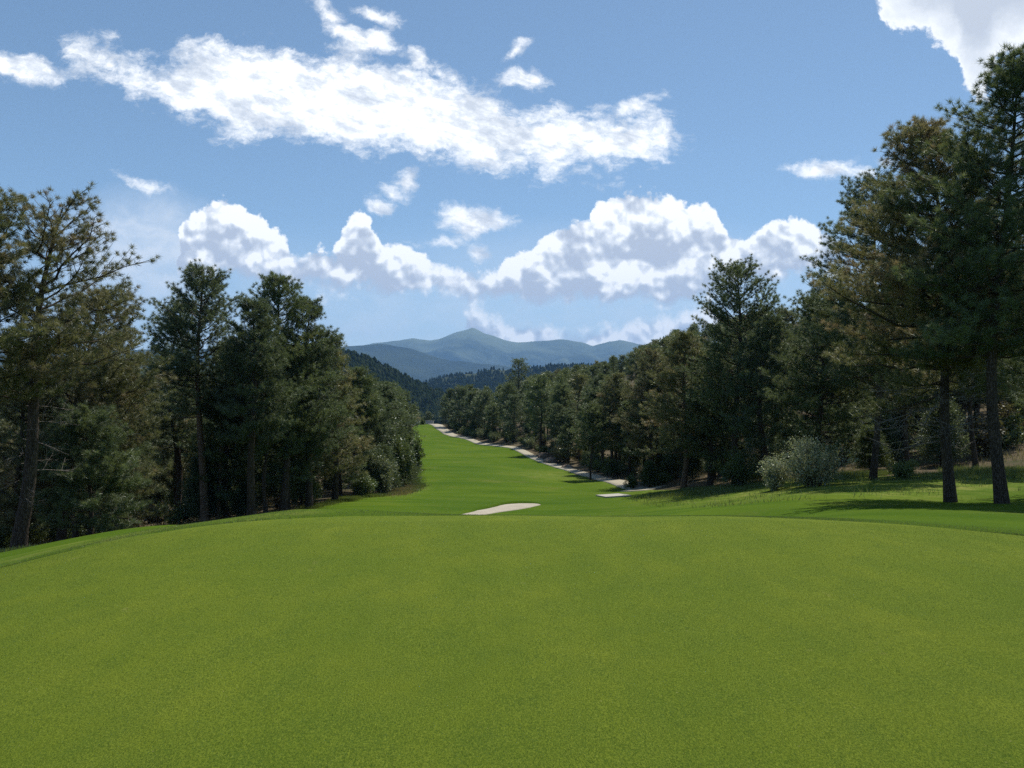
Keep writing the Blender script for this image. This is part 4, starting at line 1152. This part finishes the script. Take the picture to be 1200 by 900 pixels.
lit_u = n.m('ADD', 0.90, n.m('ADD', n.m('ADD', n.m('MULTIPLY', n.m('SUBTRACT', stk, 0.5), 2.6), n.m('MULTIPLY', relief, 1.6)), n.m('MULTIPLY', n.m('SUBTRACT', 0.5, shn), 1.4)))
lit_u = n.m('MINIMUM', n.m('MAXIMUM', lit_u, 0.35), 1.0)
lit_t = n.maprange(D_tr, 0.0, 0.075, 0.95, 0.12)
lit = n.mix(n.maprange(n.m('SUBTRACT', a_cum, 0.02), 0, 0.15), lit_u, lit_c)
lit = n.mix(a_tr, lit, lit_t)
CL = 1.0
ccol = n.ramp(lit, [(0.0, (0.46, 0.50, 0.57)), (0.35, (0.57, 0.61, 0.665)), (0.7, (0.76, 0.79, 0.82)), (1.0, (1.02, 1.02, 1.0))])
STR = 0.12
cs = n.node('ShaderNodeVectorMath', operation='SCALE'); n.put(cs.inputs[0], ccol); cs.inputs[3].default_value = CL / STR
# thin veil cloud at the horizon and on the left
veil = n.m('MULTIPLY', n.maprange(v0, V_(250), V_(425), 0, 0.62, True), n.maprange(fib, 0.3, 0.7, 0.5, 1.0))
vl = n.m('MULTIPLY', n.maprange(ell(165, 300, 110, 75), -0.02, 0.05, 0, 0.8, True), n.maprange(fib, 0.35, 0.62, 0.55, 1.0))
vs = n.m('MULTIPLY', n.maprange(ell(720, 330, 330, 70), -0.02, 0.05, 0, 0.25, True), 1.0)
vv = n.m('MULTIPLY', n.m('MAXIMUM', n.m('MAXIMUM', veil, vl), vs), front)
vcol = n.node('ShaderNodeVectorMath', operation='SCALE'); vcol.inputs[0].default_value = (0.73, 0.77, 0.81); vcol.inputs[3].default_value = CL / STR
skyg = n.node('ShaderNodeVectorMath', operation='MULTIPLY'); n.put(skyg.inputs[0], sky.outputs[0]); skyg.inputs[1].default_value = (0.855, 0.875, 0.79)
c1 = n.mix(vv, skyg.outputs[0], vcol.outputs[0])
c2 = n.mix(alpha, c1, cs.outputs[0])
bg = n.node('ShaderNodeBackground'); n.put(bg.inputs[0], c2); bg.inputs[1].default_value = STR
wo = n.node('ShaderNodeOutputWorld'); nt.links.new(bg.outputs[0], wo.inputs[0])
w.cycles.sampling_method = 'MANUAL'; w.cycles.sample_map_resolution = 512

sl = bpy.data.lights.new('sun', 'SUN'); sl.energy = 4.0; sl.angle = math.radians(0.53); sl.color = (1.0, 0.95, 0.86)
so = bpy.data.objects.new('sun', sl); C.objects.link(so)
sd = Vector((math.sin(SUN_AZ) * math.cos(SUN_EL), math.cos(SUN_AZ) * math.cos(SUN_EL), math.sin(SUN_EL)))
so.rotation_euler = sd.to_track_quat('Z', 'Y').to_euler(); so.location = (0, 0, 40)

# ------------------------------------------------------------------ camera
cd = bpy.data.cameras.new('camera'); cam = bpy.data.objects.new('camera', cd); C.objects.link(cam)
cam.location = (0, 0, EYE + 0.0); cam.rotation_euler = (math.radians(90), 0, 0)
cd.sensor_width = 36; cd.lens = 36 * FOC / 1200; cd.shift_y = (HY - 450) / 1200; cd.clip_end = 60000; cd.clip_start = 0.05
sc = bpy.context.scene; sc.camera = cam
sc.view_settings.view_transform = 'Standard'; sc.view_settings.look = 'None'; sc.view_settings.exposure = 0.45; sc.view_settings.gamma = 1.0
sc.render.engine = 'CYCLES'
cy = sc.cycles
cy.max_bounces = 5; cy.diffuse_bounces = 3; cy.transmission_bounces = 3; cy.glossy_bounces = 2; cy.volume_bounces = 1; cy.transparent_max_bounces = 8
cy.use_adaptive_sampling = True; cy.adaptive_threshold = 0.01
cy.use_denoising = False
cy.sample_clamp_indirect = 8.0
